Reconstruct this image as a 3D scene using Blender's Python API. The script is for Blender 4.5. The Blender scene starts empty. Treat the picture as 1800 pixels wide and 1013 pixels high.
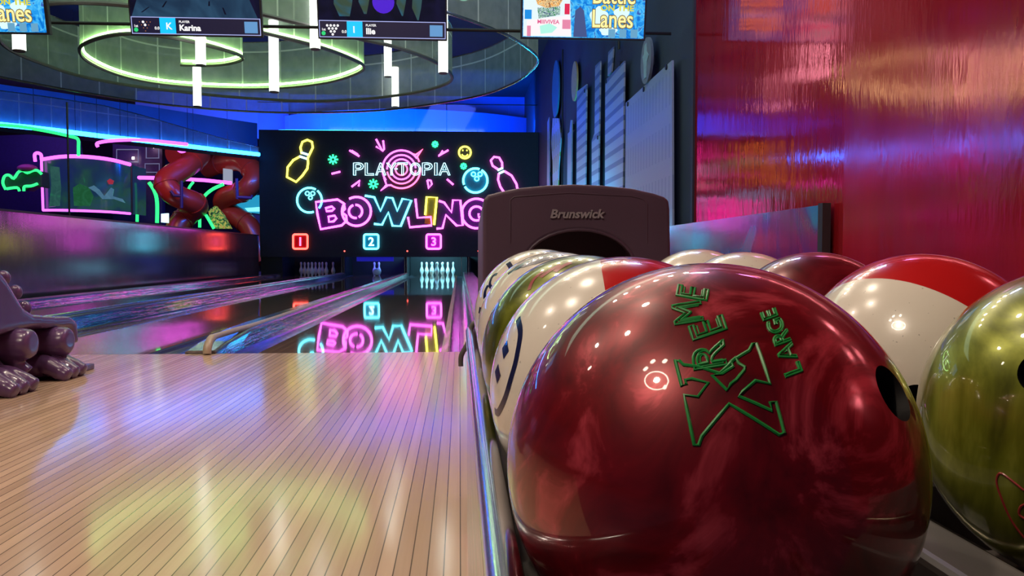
import bpy, math, random
from mathutils import Vector, Matrix
random.seed(7)
SC = bpy.context.scene
COL = SC.collection

# ------------------------------------------------------------------ camera
FPX = 1420.0
EYE = Vector((0, 0, .567))
YAW = math.atan(92 / FPX); PITCH = math.atan(57.5 / FPX)
cam_data = bpy.data.cameras.new('camera'); cam = bpy.data.objects.new('camera', cam_data); COL.objects.link(cam)
cam_data.sensor_width = 36; cam_data.lens = 36 * FPX / 1800; cam_data.clip_start = .02; cam_data.clip_end = 200
cam.location = EYE; cam.rotation_euler = (math.pi / 2 - PITCH, 0, -YAW)
SC.camera = cam
SC.view_settings.view_transform = 'Standard'; SC.view_settings.look = 'None'
SC.view_settings.exposure = 0.0; SC.view_settings.gamma = 1.0; SC.view_settings.use_curve_mapping = False

# ------------------------------------------------------------------ world
W = bpy.data.worlds.new('world'); SC.world = W; W.use_nodes = True
W.node_tree.nodes['Background'].inputs[0].default_value = (.35, .28, .6, 1)
W.node_tree.nodes['Background'].inputs[1].default_value = .035

# ------------------------------------------------------------------ lights of the hall
def area(name, loc, target, size, power, color, size_y=None):
    l = bpy.data.lights.new(name, 'AREA'); l.energy = power; l.color = color; l.size = size
    if size_y: l.shape = 'RECTANGLE'; l.size_y = size_y
    o = bpy.data.objects.new(name, l); COL.objects.link(o); o.location = loc
    d = Vector(target) - Vector(loc); o.rotation_euler = d.to_track_quat('-Z', 'Y').to_euler()
    return o
WARM = (1, .82, .63)
def downlight(name, loc, target, size, power, color):
    o = area(name, loc, target, size, power, color); o.data.shape = 'DISK'; return o
for k, (x, y) in enumerate(((-2.1, 1.9), (-3.4, 3.1), (-.9, 3.0))): downlight('approach_downlight', (x, y, 4.4), (x, y + .2, 0), .22, 46, WARM)
for k, x in enumerate((-1.1, -.65, -.2, .3, .75, 1.2)): downlight('foul_line_downlight', (x, 5.5 + .12 * (k % 3), 4.0), (-1.2 + x * .5, 2.6, 0), .12, 12, WARM)
downlight('seating_downlight', (-1.7, -.7, 3.16), (.1, .7, .3), .16, 45, WARM)
area('masking_cove_light', (-1.7, 23.6, 4.35), (-1.7, 27, 5.0), 8.5, 800, (.0, .10, 1), .3)
area('masking_cove_light_cyan', (-4.0, 23.5, 4.25), (-3.6, 26, 4.5), 2.6, 70, (.0, .75, 1), .2)
area('side_cove_light', (-6.6, 24.6, 4.3), (-7, 27.2, 4.6), 2.0, 110, (.0, .13, 1), .3)
area('right_wall_uplight', (1.55, 15.8, .92), (2.25, 15.8, 1.6), 9.5, 170, (.03, .60, 1), .15)
area('right_wall_blue_wash', (-.6, 16.5, 5.0), (2.3, 18.5, 2.6), 2.5, 70, (.10, .16, 1))
area('low_wall_wash', (1.5, 5.6, 4.2), (2.15, 6.6, .5), .4, 40, (.45, .5, 1))
area('right_wall_near_wash', (1.3, 9.4, 5.2), (2.3, 9.8, 2.0), .6, 16, (.42, .55, 1))
area('play_area_violet_light', (-13, 24, 5.2), (-12, 27, 1), 4, 110, (.35, .12, 1))
area('play_area_warm_light', (-8, 22.5, 4.9), (-8.5, 27, 2.6), 2, 90, (1, .45, .3))
area('lane_three_pin_light', (-.66, 22.95, .86), (-.66, 23.5, .1), 1.1, 50, (.25, .78, 1), .12)
area('lane_two_pin_light', (-2.35, 22.95, .8), (-2.35, 23.5, .2), 1.0, 12, (.10, .08, 1), .1)
area('ribbon_fill_light', (-2.2, 10.0, 5.6), (-2.2, 11, 3), 6.5, 190, (.62, .90, .66))

# ------------------------------------------------------------------ geometry of a viewed point
FW = Vector((math.sin(YAW) * math.cos(PITCH), math.cos(YAW) * math.cos(PITCH), -math.sin(PITCH)))
RT = Vector((math.cos(YAW), -math.sin(YAW), 0)); UP = RT.cross(FW)
def ray(x, y): return (FW * FPX + RT * (x - 900) - UP * (y - 506.5)).normalized()
def atY(x, y, Y): d = ray(x, y); return EYE + d * (Y / d.y)
def atX(x, y, X): d = ray(x, y); return EYE + d * (X / d.x)
def atZ(x, y, Z): d = ray(x, y); return EYE + d * ((Z - EYE.z) / d.z)

# ------------------------------------------------------------------ materials
def srgb(r, g, b): return tuple(((c / 255) / 12.92 if c / 255 < .04045 else ((c / 255 + .055) / 1.055) ** 2.4) for c in (r, g, b))
class NT:
    def __init__(s, name):
        s.m = bpy.data.materials.new(name); s.m.use_nodes = True; s.t = s.m.node_tree
        s.b = s.t.nodes['Principled BSDF']; s.out = s.t.nodes['Material Output']
    def n(s, kind, **kw):
        nd = s.t.nodes.new(kind)
        for k, v in kw.items(): setattr(nd, k, v)
        return nd
    def link(s, a, b): s.t.links.new(a, b)
    def coord(s, scale=(1, 1, 1), kind='Object', rot=(0, 0, 0)):
        tc = s.n('ShaderNodeTexCoord'); mp = s.n('ShaderNodeMapping')
        mp.inputs['Scale'].default_value = scale; mp.inputs['Rotation'].default_value = rot
        s.link(tc.outputs[kind], mp.inputs[0]); return mp.outputs[0]
    def noise(s, vec, scale, detail=3, rough=.5, dist=0):
        nz = s.n('ShaderNodeTexNoise'); nz.inputs['Scale'].default_value = scale; nz.inputs['Detail'].default_value = detail
        nz.inputs['Roughness'].default_value = rough; nz.inputs['Distortion'].default_value = dist
        if vec is not None: s.link(vec, nz.inputs['Vector'])
        return nz.outputs['Fac']
    def ramp(s, fac, stops):
        r = s.n('ShaderNodeValToRGB'); e = r.color_ramp.elements
        e[0].position, e[0].color = stops[0][0], (*stops[0][1], 1)
        e[1].position, e[1].color = stops[1][0], (*stops[1][1], 1)
        for p, c in stops[2:]:
            x = e.new(p); x.color = (*c, 1)
        s.link(fac, r.inputs[0]); return r.outputs[0]
    def mix(s, fac, a, b, mode='MIX'):
        m = s.n('ShaderNodeMix', data_type='RGBA', blend_type=mode)
        for sock, v in ((m.inputs[0], fac), (m.inputs[6], a), (m.inputs[7], b)):
            if isinstance(v, (int, float)): sock.default_value = v
            elif isinstance(v, tuple): sock.default_value = (*v, 1)
            else: s.link(v, sock)
        return m.outputs[2]
    def math(s, op, a, b=None):
        m = s.n('ShaderNodeMath', operation=op)
        for i, v in enumerate((a, b)):
            if v is None: continue
            if isinstance(v, (int, float)): m.inputs[i].default_value = v
            else: s.link(v, m.inputs[i])
        return m.outputs[0]
    def set(s, **kw):
        for k, v in kw.items():
            sock = s.b.inputs[k.replace('_', ' ')]
            if isinstance(v, tuple) and len(v) == 3: sock.default_value = (*v, 1)
            elif isinstance(v, (int, float, tuple)): sock.default_value = v
            else: s.link(v, sock)
        return s
    def bump(s, h, strength=.2, dist=.01):
        b = s.n('ShaderNodeBump'); b.inputs['Strength'].default_value = strength; b.inputs['Distance'].default_value = dist
        s.link(h, b.inputs['Height']); s.link(b.outputs[0], s.b.inputs['Normal']); return s
def plain(name, col, rough=.5, metal=0, coat=0, var=.12, scale=12, spec=.5):
    t = NT(name); v = t.noise(t.coord(), scale, 4)
    lo = tuple(c * (1 - var) for c in col); hi = tuple(min(1, c * (1 + var)) for c in col)
    t.set(Base_Color=t.ramp(v, [(.3, lo), (.7, hi)]), Roughness=rough, Metallic=metal, Coat_Weight=coat)
    t.b.inputs['Coat Roughness'].default_value = .05; t.b.inputs['Specular IOR Level'].default_value = spec
    return t.m
def glow(name, col, strength):
    t = NT(name); t.set(Base_Color=(0.02, .02, .02), Roughness=.4, Emission_Color=col, Emission_Strength=strength)
    return t.m
MAT = {}
MAT['magenta'] = glow('neon_magenta', (1, .10, .85), 5)
MAT['cyan'] = glow('neon_cyan', (.10, .80, 1), 5)
MAT['yellow'] = glow('neon_yellow', (.95, .90, .08), 4)
MAT['red'] = glow('neon_red', (1, .08, .06), 5)
MAT['pink_red'] = glow('neon_pink_red', (1, .10, .26), 4.5)
MAT['green'] = glow('neon_green', (.03, .90, .28), 3.0)
MAT['green_far'] = glow('neon_green_far', (.02, .85, .16), 2.2)
MAT['magenta_far'] = glow('neon_magenta_far', (.80, .10, 1), 2.8)
MAT['white_cyan'] = glow('neon_pale_cyan', (.42, .86, 1), 3.2)
MAT['violet'] = glow('neon_violet', (.5, .15, 1), 5)
MAT['lime_led'] = glow('led_lime', (.50, 1, .30), 18)
MAT['cyan_led'] = glow('led_cyan', (.01, .20, 1), 26)
MAT['blue_led'] = glow('led_blue', (.0, .25, 1), 12)
MAT['tube_white'] = glow('tube_light_white', (.93, 1, .90), 4)
MAT['lamp_warm'] = glow('lamp_warm', (1, .85, .66), 30)
MAT['black_board'] = plain('black_board', (.018, .018, .026), .6)
MAT['pit_black'] = plain('pit_black', (.004, .005, .009), .6)
MAT['dark_metal'] = plain('dark_metal', (.02, .02, .025), .4, .3)
MAT['chrome'] = plain('chrome', (.6, .6, .65), .16, 1)
MAT['gold_metal'] = plain('brushed_brass_grey', (.30, .27, .20), .24, 1)
MAT['grey_plastic'] = plain('grey_plastic', (.11, .10, .095), .45)
MAT['beige'] = plain('beige_plastic', (.42, .33, .24), .35)
MAT['navy'] = plain('navy_paint', (.020, .032, .060), .7, scale=2)
MAT['blue_paint'] = plain('blue_paint', (.05, .15, .48), .75, scale=1)
MAT['ceiling'] = plain('ceiling_paint', (.03, .035, .05), .9, scale=1)
MAT['mauve'] = plain('mauve_plastic', (.115, .054, .150), .27, 0, .3, scale=4)
MAT['hood'] = plain('hood_plastic', (.088, .048, .085), .5, scale=5)
MAT['hood_text'] = plain('hood_letter_grey', (.33, .29, .33), .35)
MAT['hole'] = plain('hole_black', (.006, .004, .005), .6)
MAT['navy_print'] = plain('navy_print', (.012, .015, .07), .25, 0, .5)
MAT['red_print'] = plain('red_print', (.30, .03, .03), .3)
MAT['pin_white'] = plain('pin_white', (.80, .80, .78), .2, 0, .5, .03)
MAT['slide'] = plain('slide_red_plastic', (.50, .035, .012), .35, 0, .2, .1, 1)
MAT['dark_violet'] = plain('dark_violet_paint', (.05, .02, .09), .6)
MAT['dark_green'] = plain('dark_green_paint', (.015, .06, .03), .6)
MAT['carpet'] = plain('dark_carpet', (.05, .02, .06), .9, scale=30)

def wood(name, light, dark, rough, board, coat, bump_s):
    t = NT(name); v = t.coord()
    sep = t.n('ShaderNodeSeparateXYZ'); t.link(v, sep.inputs[0])
    q = t.math('DIVIDE', sep.outputs[0], board)
    idx = t.math('FLOOR', q); fr = t.math('FRACT', q)
    wn = t.n('ShaderNodeTexWhiteNoise', noise_dimensions='1D'); t.link(idx, wn.inputs['W'])
    grain = t.noise(t.coord((60, 1.3, 1)), 1.0, 6, .6)
    f = t.math('ADD', t.math('MULTIPLY', wn.outputs['Value'], .55), t.math('MULTIPLY', grain, .6))
    c = t.ramp(f, [(.2, dark), (.85, light)])
    seam = t.math('LESS_THAN', t.math('ABSOLUTE', t.math('SUBTRACT', fr, .5)), .462)
    c = t.mix(seam, tuple(x * .28 for x in dark), c)
    rv = t.math('ADD', t.math('MULTIPLY', t.noise(t.coord((5, .6, 1)), 1.0, 3), rough * .5), rough * .75)
    t.set(Base_Color=c, Roughness=rv, Coat_Weight=coat); t.b.inputs['Coat Roughness'].default_value = rough * .5
    t.bump(t.math('ADD', t.math('MULTIPLY', seam, .4), t.math('MULTIPLY', t.noise(t.coord((14, 2, 1)), 1.0, 2), .6)), bump_s, .001)
    return t.m
MAT['approach'] = wood('approach_maple', (.66, .46, .32), (.47, .315, .215), .135, .030, .0, .12)
MAT['lane'] = wood('lane_maple', (.30, .18, .11), (.20, .12, .075), .045, .0273, .6, .02)

def film(name, base, rough, stretch, bstr, metal=1.0, coat=.5, bscale=1.0):
    t = NT(name); v = t.coord(stretch)
    c = t.ramp(t.noise(v, 2.0 * bscale, 4), [(.3, tuple(x * .75 for x in base)), (.7, base)])
    t.set(Base_Color=c, Metallic=metal, Roughness=rough, Coat_Weight=coat)
    t.b.inputs['Coat Roughness'].default_value = rough * .7
    t.bump(t.noise(v, 3.0 * bscale, 3, .6), bstr, .02)
    return t.m
def holo(name, rough, stretch, bstr, hs):
    t = NT(name); v = t.coord(stretch)
    c = t.ramp(t.noise(t.coord(hs), 2.0, 4, .65, .8), [(.34, (.03, .12, .45)), (.42, (.01, .01, .04)), (.45, (.10, .75, .85)), (.49, (.02, .02, .10)), (.53, (.9, .22, .78)), (.57, (.95, .9, .95)), (.60, (.02, .02, .08)), (.66, (.30, .2, .85)), (.74, (.02, .03, .1))])
    t.set(Base_Color=c, Metallic=1.0, Roughness=rough, Coat_Weight=.6); t.b.inputs['Coat Roughness'].default_value = rough
    t.bump(t.noise(v, 3.0, 3, .6), bstr, .02); return t.m
MAT['film'] = holo('holographic_film', .09, (9, 1.3, 14), .45, (8, .45, 26))
MAT['film_side'] = holo('holographic_rack_film', .13, (1, 2.2, 12), .10, (3, .5, 17))
MAT['gutter'] = film('gutter_gloss', (.10, .10, .13), .16, (8, .8, 4), .2, .4)
MAT['cap_top'] = film('cap_aluminium', (.42, .42, .46), .2, (9, .7, 3), .12, .9, .2)
MAT['strip_yellow'] = plain('yellow_strip', (.55, .50, .03), .25, .2, .3)

def foil(name, base, rough, share):
    t = NT(name); v = t.coord((1, 5, 1.0)); v2 = t.coord((1, 22, 5))
    c = t.ramp(t.noise(v, .8, 4), [(.3, tuple(x * .75 for x in base)), (.7, base)])
    h = t.math('ADD', t.noise(v, 1.2, 3, .6), t.math('MULTIPLY', t.noise(v2, 2.2, 3), .22))
    bp = t.n('ShaderNodeBump'); bp.inputs['Strength'].default_value = .14; bp.inputs['Distance'].default_value = .02; t.link(h, bp.inputs['Height'])
    g = t.n('ShaderNodeBsdfGlossy'); g.inputs[0].default_value = (.78, .20, .30, 1); t.link(t.math('ADD', t.math('MULTIPLY', t.noise(v, .9, 3), rough), rough * .5), g.inputs[1]); t.link(bp.outputs[0], g.inputs['Normal'])
    d = t.n('ShaderNodeBsdfDiffuse'); t.link(c, d.inputs[0])
    m = t.n('ShaderNodeMixShader'); m.inputs[0].default_value = share; t.link(d.outputs[0], m.inputs[1]); t.link(g.outputs[0], m.inputs[2]); t.link(m.outputs[0], t.out.inputs[0]); return t.m
MAT['red_foil'] = foil('red_foil', (.46, .016, .028), .075, .50)
MAT['red_foil_near'] = foil('red_foil_near', (.42, .012, .020), .13, .45)
def lowwall(name, cols, metal=.35):
    t = NT(name); v = t.coord((1, 1.2, .9)); v2 = t.coord((1, 6, .6))
    c = t.ramp(t.noise(v, 1.1, 3, .5, 1.2), cols)
    t.set(Base_Color=c, Metallic=metal, Roughness=.17, Coat_Weight=1.0); t.b.inputs['Coat Roughness'].default_value = .13
    t.bump(t.noise(v2, 1.6, 3, .6), .10, .02); return t.m
MAT['low_left'] = lowwall('left_low_wall_gloss', [(.3, (.17, .13, .22)), (.7, (.30, .25, .36))], .8)
MAT['low_right'] = lowwall('right_low_wall_print', [(.36, (.02, .22, .60)), (.46, (.10, .03, .30)), (.54, (.26, .02, .20)), (.62, (.04, .05, .40)), (.72, (.02, .30, .45))], .25)

def mesh_fabric():
    t = NT('woven_metal_mesh')
    uv = t.n('ShaderNodeUVMap'); sep = t.n('ShaderNodeSeparateXYZ'); t.link(uv.outputs[0], sep.inputs[0])
    fr = t.math('FRACT', t.math('DIVIDE', sep.outputs[0], .62))
    seam = t.math('LESS_THAN', fr, .035)
    hz = t.math('LESS_THAN', t.math('ABSOLUTE', t.math('SUBTRACT', sep.outputs[1], .55)), .012)
    s = t.math('MAXIMUM', seam, hz)
    c = t.mix(s, t.ramp(t.noise(t.coord(), 6, 4), [(.3, (.34, .38, .35)), (.7, (.46, .50, .46))]), (.72, .74, .70))
    df = t.n('ShaderNodeBsdfDiffuse'); tl = t.n('ShaderNodeBsdfTranslucent'); tr = t.n('ShaderNodeBsdfTransparent')
    t.link(c, df.inputs[0]); t.link(c, tl.inputs[0])
    a = t.n('ShaderNodeMixShader'); a.inputs[0].default_value = .5; t.link(df.outputs[0], a.inputs[1]); t.link(tl.outputs[0], a.inputs[2])
    b = t.n('ShaderNodeMixShader'); t.link(t.math('ADD', t.math('MULTIPLY', s, .28), .60), b.inputs[0])
    t.link(tr.outputs[0], b.inputs[1]); t.link(a.outputs[0], b.inputs[2]); t.link(b.outputs[0], t.out.inputs[0])
    return t.m
MAT['mesh'] = mesh_fabric()
def glass():
    t = NT('clear_glass'); g = t.n('ShaderNodeBsdfGlossy'); g.inputs[1].default_value = .05; g.inputs[0].default_value = (.6, .7, 1, 1)
    tr = t.n('ShaderNodeBsdfTransparent'); m = t.n('ShaderNodeMixShader'); m.inputs[0].default_value = .09
    t.link(tr.outputs[0], m.inputs[1]); t.link(g.outputs[0], m.inputs[2]); t.link(m.outputs[0], t.out.inputs[0]); return t.m
MAT['glass'] = glass()

def pearl(name, a, b, c, scale=2.2, metal=.25, rough=.3):
    t = NT(name); v = t.coord((7, 7, 7))
    n1 = t.noise(v, scale * 1.15, 5, .6, 2.0)
    col = t.ramp(n1, [(.32, a), (.52, b), (.68, c)])
    t.set(Base_Color=col, Metallic=metal, Roughness=rough, Coat_Weight=1.0, IOR=1.5)
    t.b.inputs['Coat Roughness'].default_value = .035
    return t.m
MAT['ball_red'] = pearl('pearl_red_urethane', (.09, .001, .005), (.20, .003, .010), (.62, .060, .095), 2.0, .35, .36)
MAT['ball_dark_red'] = pearl('dark_red_urethane', (.07, .002, .006), (.15, .004, .012), (.2, .01, .02))
MAT['ball_olive'] = pearl('pearl_olive_urethane', (.030, .035, .004), (.17, .19, .015), (.34, .37, .05), .8, .45, .3)
def two_tone(name, n, d, ca, cb):
    t = NT(name); tc = t.n('ShaderNodeTexCoord')
    dp = t.n('ShaderNodeVectorMath', operation='DOT_PRODUCT'); t.link(tc.outputs['Object'], dp.inputs[0]); dp.inputs[1].default_value = n
    f = t.math('GREATER_THAN', dp.outputs['Value'], d)
    sp = t.math('GREATER_THAN', t.noise(t.coord((60, 60, 60)), 5.0, 1, .5), .76)
    ca2 = t.mix(sp, ca, tuple(x * .6 for x in ca))
    t.set(Base_Color=t.mix(f, ca2, cb), Roughness=.22, Coat_Weight=1.0); t.b.inputs['Coat Roughness'].default_value = .03
    return t.m

# ------------------------------------------------------------------ mesh building
WORLD = {}
class MB:
    def __init__(s): s.v = []; s.f = []; s.uv = None
    def add(s, vs, fs):
        o = len(s.v); s.v += [Vector(v) for v in vs]; s.f += [tuple(i + o for i in f) for f in fs]; return s
    def box(s, lo, hi):
        x0, y0, z0 = lo; x1, y1, z1 = hi
        return s.add([(x0, y0, z0), (x1, y0, z0), (x1, y1, z0), (x0, y1, z0), (x0, y0, z1), (x1, y0, z1), (x1, y1, z1), (x0, y1, z1)],
                     [(0, 3, 2, 1), (4, 5, 6, 7), (0, 1, 5, 4), (1, 2, 6, 5), (2, 3, 7, 6), (3, 0, 4, 7)])
    def tube(s, pts, r, n=8, closed=False, cap=True, flat=None):
        pts = [Vector(p) for p in pts]; m = len(pts)
        if m < 2: return s
        rs = r if isinstance(r, (list, tuple)) else [r] * m
        tang = []
        for i in range(m):
            a = pts[(i - 1) % m] if (closed or i > 0) else pts[i]
            b = pts[(i + 1) % m] if (closed or i < m - 1) else pts[i]
            d = b - a; tang.append(d.normalized() if d.length > 1e-9 else Vector((0, 0, 1)))
        t0 = tang[0]; ref = Vector((0, 0, 1)) if abs(t0.z) < .9 else Vector((1, 0, 0))
        u = t0.cross(ref).normalized(); vs = []
        for i in range(m):
            t = tang[i]; u = (u - t * u.dot(t))
            u = u.normalized() if u.length > 1e-6 else t.orthogonal().normalized()
            w = t.cross(u)
            for k in range(n):
                a = 2 * math.pi * k / n; vs.append(pts[i] + (u * math.cos(a) + w * math.sin(a)) * rs[i])
        fs = []
        for i in range(m if closed else m - 1):
            j = (i + 1) % m
            for k in range(n): fs.append((i * n + k, i * n + (k + 1) % n, j * n + (k + 1) % n, j * n + k))
        if cap and not closed:
            fs.append(tuple(range(n - 1, -1, -1))); fs.append(tuple((m - 1) * n + k for k in range(n)))
        return s.add(vs, fs)
    def lathe(s, prof, c=(0, 0, 0), n=24, axis='Z'):
        c = Vector(c); vs = []
        for z, r in prof:
            for k in range(n):
                a = 2 * math.pi * k / n
                if axis == 'Z': vs.append(c + Vector((r * math.cos(a), r * math.sin(a), z)))
                elif axis == 'X': vs.append(c + Vector((z, r * math.cos(a), r * math.sin(a))))
                else: vs.append(c + Vector((r * math.cos(a), z, -r * math.sin(a))))
        fs = []
        for i in range(len(prof) - 1):
            for k in range(n): fs.append((i * n + k, i * n + (k + 1) % n, (i + 1) * n + (k + 1) % n, (i + 1) * n + k))
        fs.append(tuple(range(n - 1, -1, -1))); fs.append(tuple((len(prof) - 1) * n + k for k in range(n)))
        return s.add(vs, fs)
    def ellipsoid(s, c, r, n=24, m=14):
        prof = [(math.sin(-math.pi / 2 + math.pi * i / m), math.cos(-math.pi / 2 + math.pi * i / m)) for i in range(m + 1)]
        o = len(s.v); s.lathe(prof, (0, 0, 0), n)
        for i in range(o, len(s.v)): s.v[i] = Vector((s.v[i].x * r[0] + c[0], s.v[i].y * r[1] + c[1], s.v[i].z * r[2] + c[2]))
        return s
    def prism(s, poly, ext):
        n = len(poly); e = Vector(ext)
        a = [Vector(p) for p in poly]; b = [p + e for p in a]
        return s.add(a + b, [tuple(range(n - 1, -1, -1)), tuple(range(n, 2 * n))] + [(i, (i + 1) % n, n + (i + 1) % n, n + i) for i in range(n)])
    def build(s, name, mat, parent=None, smooth=False, local=False, bevel=0):
        if isinstance(mat, str): mat = MAT[mat]
        xs = [v.x for v in s.v]; ys = [v.y for v in s.v]; zs = [v.z for v in s.v]
        if local: org = Vector((0, 0, 0)); loc = org
        else:
            org = Vector(((min(xs) + max(xs)) / 2, (min(ys) + max(ys)) / 2, min(zs)))
            loc = org - (WORLD[parent.name] if parent else Vector((0, 0, 0)))
        me = bpy.data.meshes.new(name); me.from_pydata([v - org for v in s.v], [], s.f)
        if s.uv: 
            l = me.uv_layers.new(name='UVMap')
            for p in me.polygons:
                for li, vi in zip(p.loop_indices, p.vertices): l.data[li].uv = s.uv[vi]
        me.validate(); me.update(); me.materials.append(mat)
        if smooth:
            me.shade_smooth()
            try: me.set_sharp_from_angle(angle=math.radians(42))
            except Exception: pass
        o = bpy.data.objects.new(name, me); COL.objects.link(o); o.location = loc
        if parent: o.parent = parent
        WORLD[o.name] = org if not local else Vector((0, 0, 0))
        if bevel:
            b = o.modifiers.new('bevel', 'BEVEL'); b.width = bevel; b.segments = 3; b.limit_method = 'ANGLE'; b.angle_limit = math.radians(35)
        return o
def tag(o, label, cat, group=None):
    o['label'] = label; o['category'] = cat
    if group: o['group'] = group
    return o
def struct(o): o['kind'] = 'structure'; return o
def empty(name, loc, label, cat, group=None, rot=(0, 0, 0)):
    o = bpy.data.objects.new(name, None); o.empty_display_size = .1; COL.objects.link(o); o.location = loc; o.rotation_euler = rot
    WORLD[o.name] = Vector(loc); return tag(o, label, cat, group)
def smooth_path(pts, k=8, closed=False):
    pts = [Vector(p) for p in pts]; n = len(pts); out = []
    for i in range(n if closed else n - 1):
        p0 = pts[(i - 1) % n] if (closed or i > 0) else pts[i]; p1 = pts[i]; p2 = pts[(i + 1) % n]
        p3 = pts[(i + 2) % n] if (closed or i + 2 < n) else p2
        for j in range(k):
            t = j / k; out.append(.5 * ((2 * p1) + (p2 - p0) * t + (2 * p0 - 5 * p1 + 4 * p2 - p3) * t * t + (3 * p1 - p0 - 3 * p2 + p3) * t ** 3))
    if not closed: out.append(pts[-1])
    return out
def text_loops(txt, shear=0, bold=0):
    cu = bpy.data.curves.new('tmp', 'FONT'); cu.body = txt; cu.fill_mode = 'NONE'; cu.resolution_u = 4; cu.shear = shear; cu.offset = bold
    cu.align_x = 'CENTER'; cu.align_y = 'CENTER'
    o = bpy.data.objects.new('tmp', cu); COL.objects.link(o)
    dg = bpy.context.evaluated_depsgraph_get(); me = o.evaluated_get(dg).to_mesh()
    adj = {}
    for e in me.edges:
        a, b = e.vertices; adj.setdefault(a, []).append(b); adj.setdefault(b, []).append(a)
    co = [v.co.copy() for v in me.vertices]; seen = set(); loops = []
    for st in adj:
        if st in seen: continue
        lp = [st]; seen.add(st); cur = st
        while True:
            nx = [q for q in adj[cur] if q not in seen]
            if not nx: break
            cur = nx[0]; seen.add(cur); lp.append(cur)
        if len(lp) > 2: loops.append([co[i] for i in lp])
    o.evaluated_get(dg).to_mesh_clear(); bpy.data.objects.remove(o); bpy.data.curves.remove(cu)
    return loops
def text_solid(txt, depth, shear=0, bold=0, align='CENTER'):
    cu = bpy.data.curves.new('tmp', 'FONT'); cu.body = txt; cu.extrude = depth; cu.resolution_u = 3; cu.shear = shear; cu.offset = bold
    cu.align_x = align; cu.align_y = 'CENTER'
    o = bpy.data.objects.new('tmp', cu); COL.objects.link(o)
    dg = bpy.context.evaluated_depsgraph_get(); me = o.evaluated_get(dg).to_mesh()
    vs = [v.co.copy() for v in me.vertices]; fs = [tuple(p.vertices) for p in me.polygons]
    o.evaluated_get(dg).to_mesh_clear(); bpy.data.objects.remove(o); bpy.data.curves.remove(cu)
    return vs, fs

# ================================================================== SETTING
FOUL = 4.74; LANE_END = 24.0; MY = 22.5
struct(MB().box((-5.6, -3, -.1), (2.3, .25, -.001)).build('floor_seating', 'carpet'))
fb = MB().box((-5.6, .25, -.1), (2.3, FOUL, 0)); struct(fb.build('floor', 'approach'))
struct(MB().box((-5.6, FOUL, -.25), (2.3, 27.5, -.12)).build('floor_under_lanes', 'dark_metal'))
struct(MB().box((-26, -3, -.1), (-5.6, 36, 0)).build('floor_play_area', 'carpet'))
struct(MB().box((-26, -3, 5.9), (3, 36, 6.0)).build('ceiling', 'ceiling'))
struct(MB().box((2.2, 7.42, 0), (2.35, 27.5, 5.9)).build('wall_right', 'navy'))
struct(MB().box((-5.6, 27.4, 0), (2.2, 27.5, 5.9)).build('wall_back', 'blue_paint'))
struct(MB().box((-26, 35.9, 0), (-5.6, 36, 5.9)).build('wall_play_area', 'dark_violet'))
struct(MB().box((-5.7, 27.4, 0), (-5.6, 36, 5.9)).build('wall_play_area_side', 'dark_violet'))
# red foil panels on the near part of the right wall
tag(MB().box((2.17, 4.43, 0), (2.2, 7.40, 5.9)).build('wall_panel', 'red_foil'), 'glossy crumpled red foil wall panel next to the navy wall', 'wall panel', 'red foil wall panels')
tag(MB().box((2.155, -1.0, 0), (2.195, 4.43, 5.9)).build('wall_panel', 'red_foil_near'), 'glossy red foil wall panel at the right edge, overlapping its neighbour', 'wall panel', 'red foil wall panels')
struct(MB().box((2.15, 7.38, 0), (2.2, 7.44, 5.9)).build('trim_1', 'black_board'))
# low walls beside the outer lanes
t = empty('partition_wall', (-5.5, 14, 0), 'long glossy dark low wall left of lane one with colourful reflections', 'low wall')
MB().box((-5.6, 4.7, 0), (-5.48, MY, 1.10)).build('panel', 'low_left', t)
MB().box((-5.61, 4.7, 1.10), (-5.46, MY, 1.125)).build('top_rail', 'dark_metal', t)
t = empty('partition_wall', (2.1, 14, 0), 'low wall printed in blue and purple in front of the red foil wall', 'low wall')
MB().box((2.10, 4.62, 0), (2.14, MY, .86)).build('panel', 'low_right', t)
MB().box((2.095, 4.56, 0), (2.145, 4.62, .87)).build('end_post', 'black_board', t)

# ================================================================== LANES
GUT = .22
LC = [-4.11, -2.35, -.645, 1.13]; ordn = ['one', 'two', 'three', 'four']
lane_desc = ['leftmost lane, lane one, reflecting the red number sign', 'lane two, reflecting the cyan number two',
             'lane three, reflecting the pink lettering, in front of the lit pins', 'lane four behind the ball return on the right']
for i, c in enumerate(LC):
    tag(MB().box((c - .533, FOUL + .004, -.1), (c + .533, LANE_END, -.006)).build('bowling_lane', 'lane'),
        'glossy wooden bowling ' + lane_desc[i], 'bowling lane', 'bowling lanes')
def gutter_mesh(x0, x1):
    m = MB(); n = 8; vs = []
    for y in (FOUL + .005, LANE_END):
        for k in range(n + 1):
            a = math.pi * k / n; vs.append(((x0 + x1) / 2 - math.cos(a) * (x1 - x0) / 2, y, -.008 - .055 * math.sin(a)))
    fs = [(k, k + 1, n + 2 + k, n + 1 + k) for k in range(n)]
    m.add(vs, fs); o = len(m.v)
    m.add([(v[0], v[1], v[2] - .006) for v in vs], [tuple(reversed(f)) for f in fs]); return m
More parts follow.
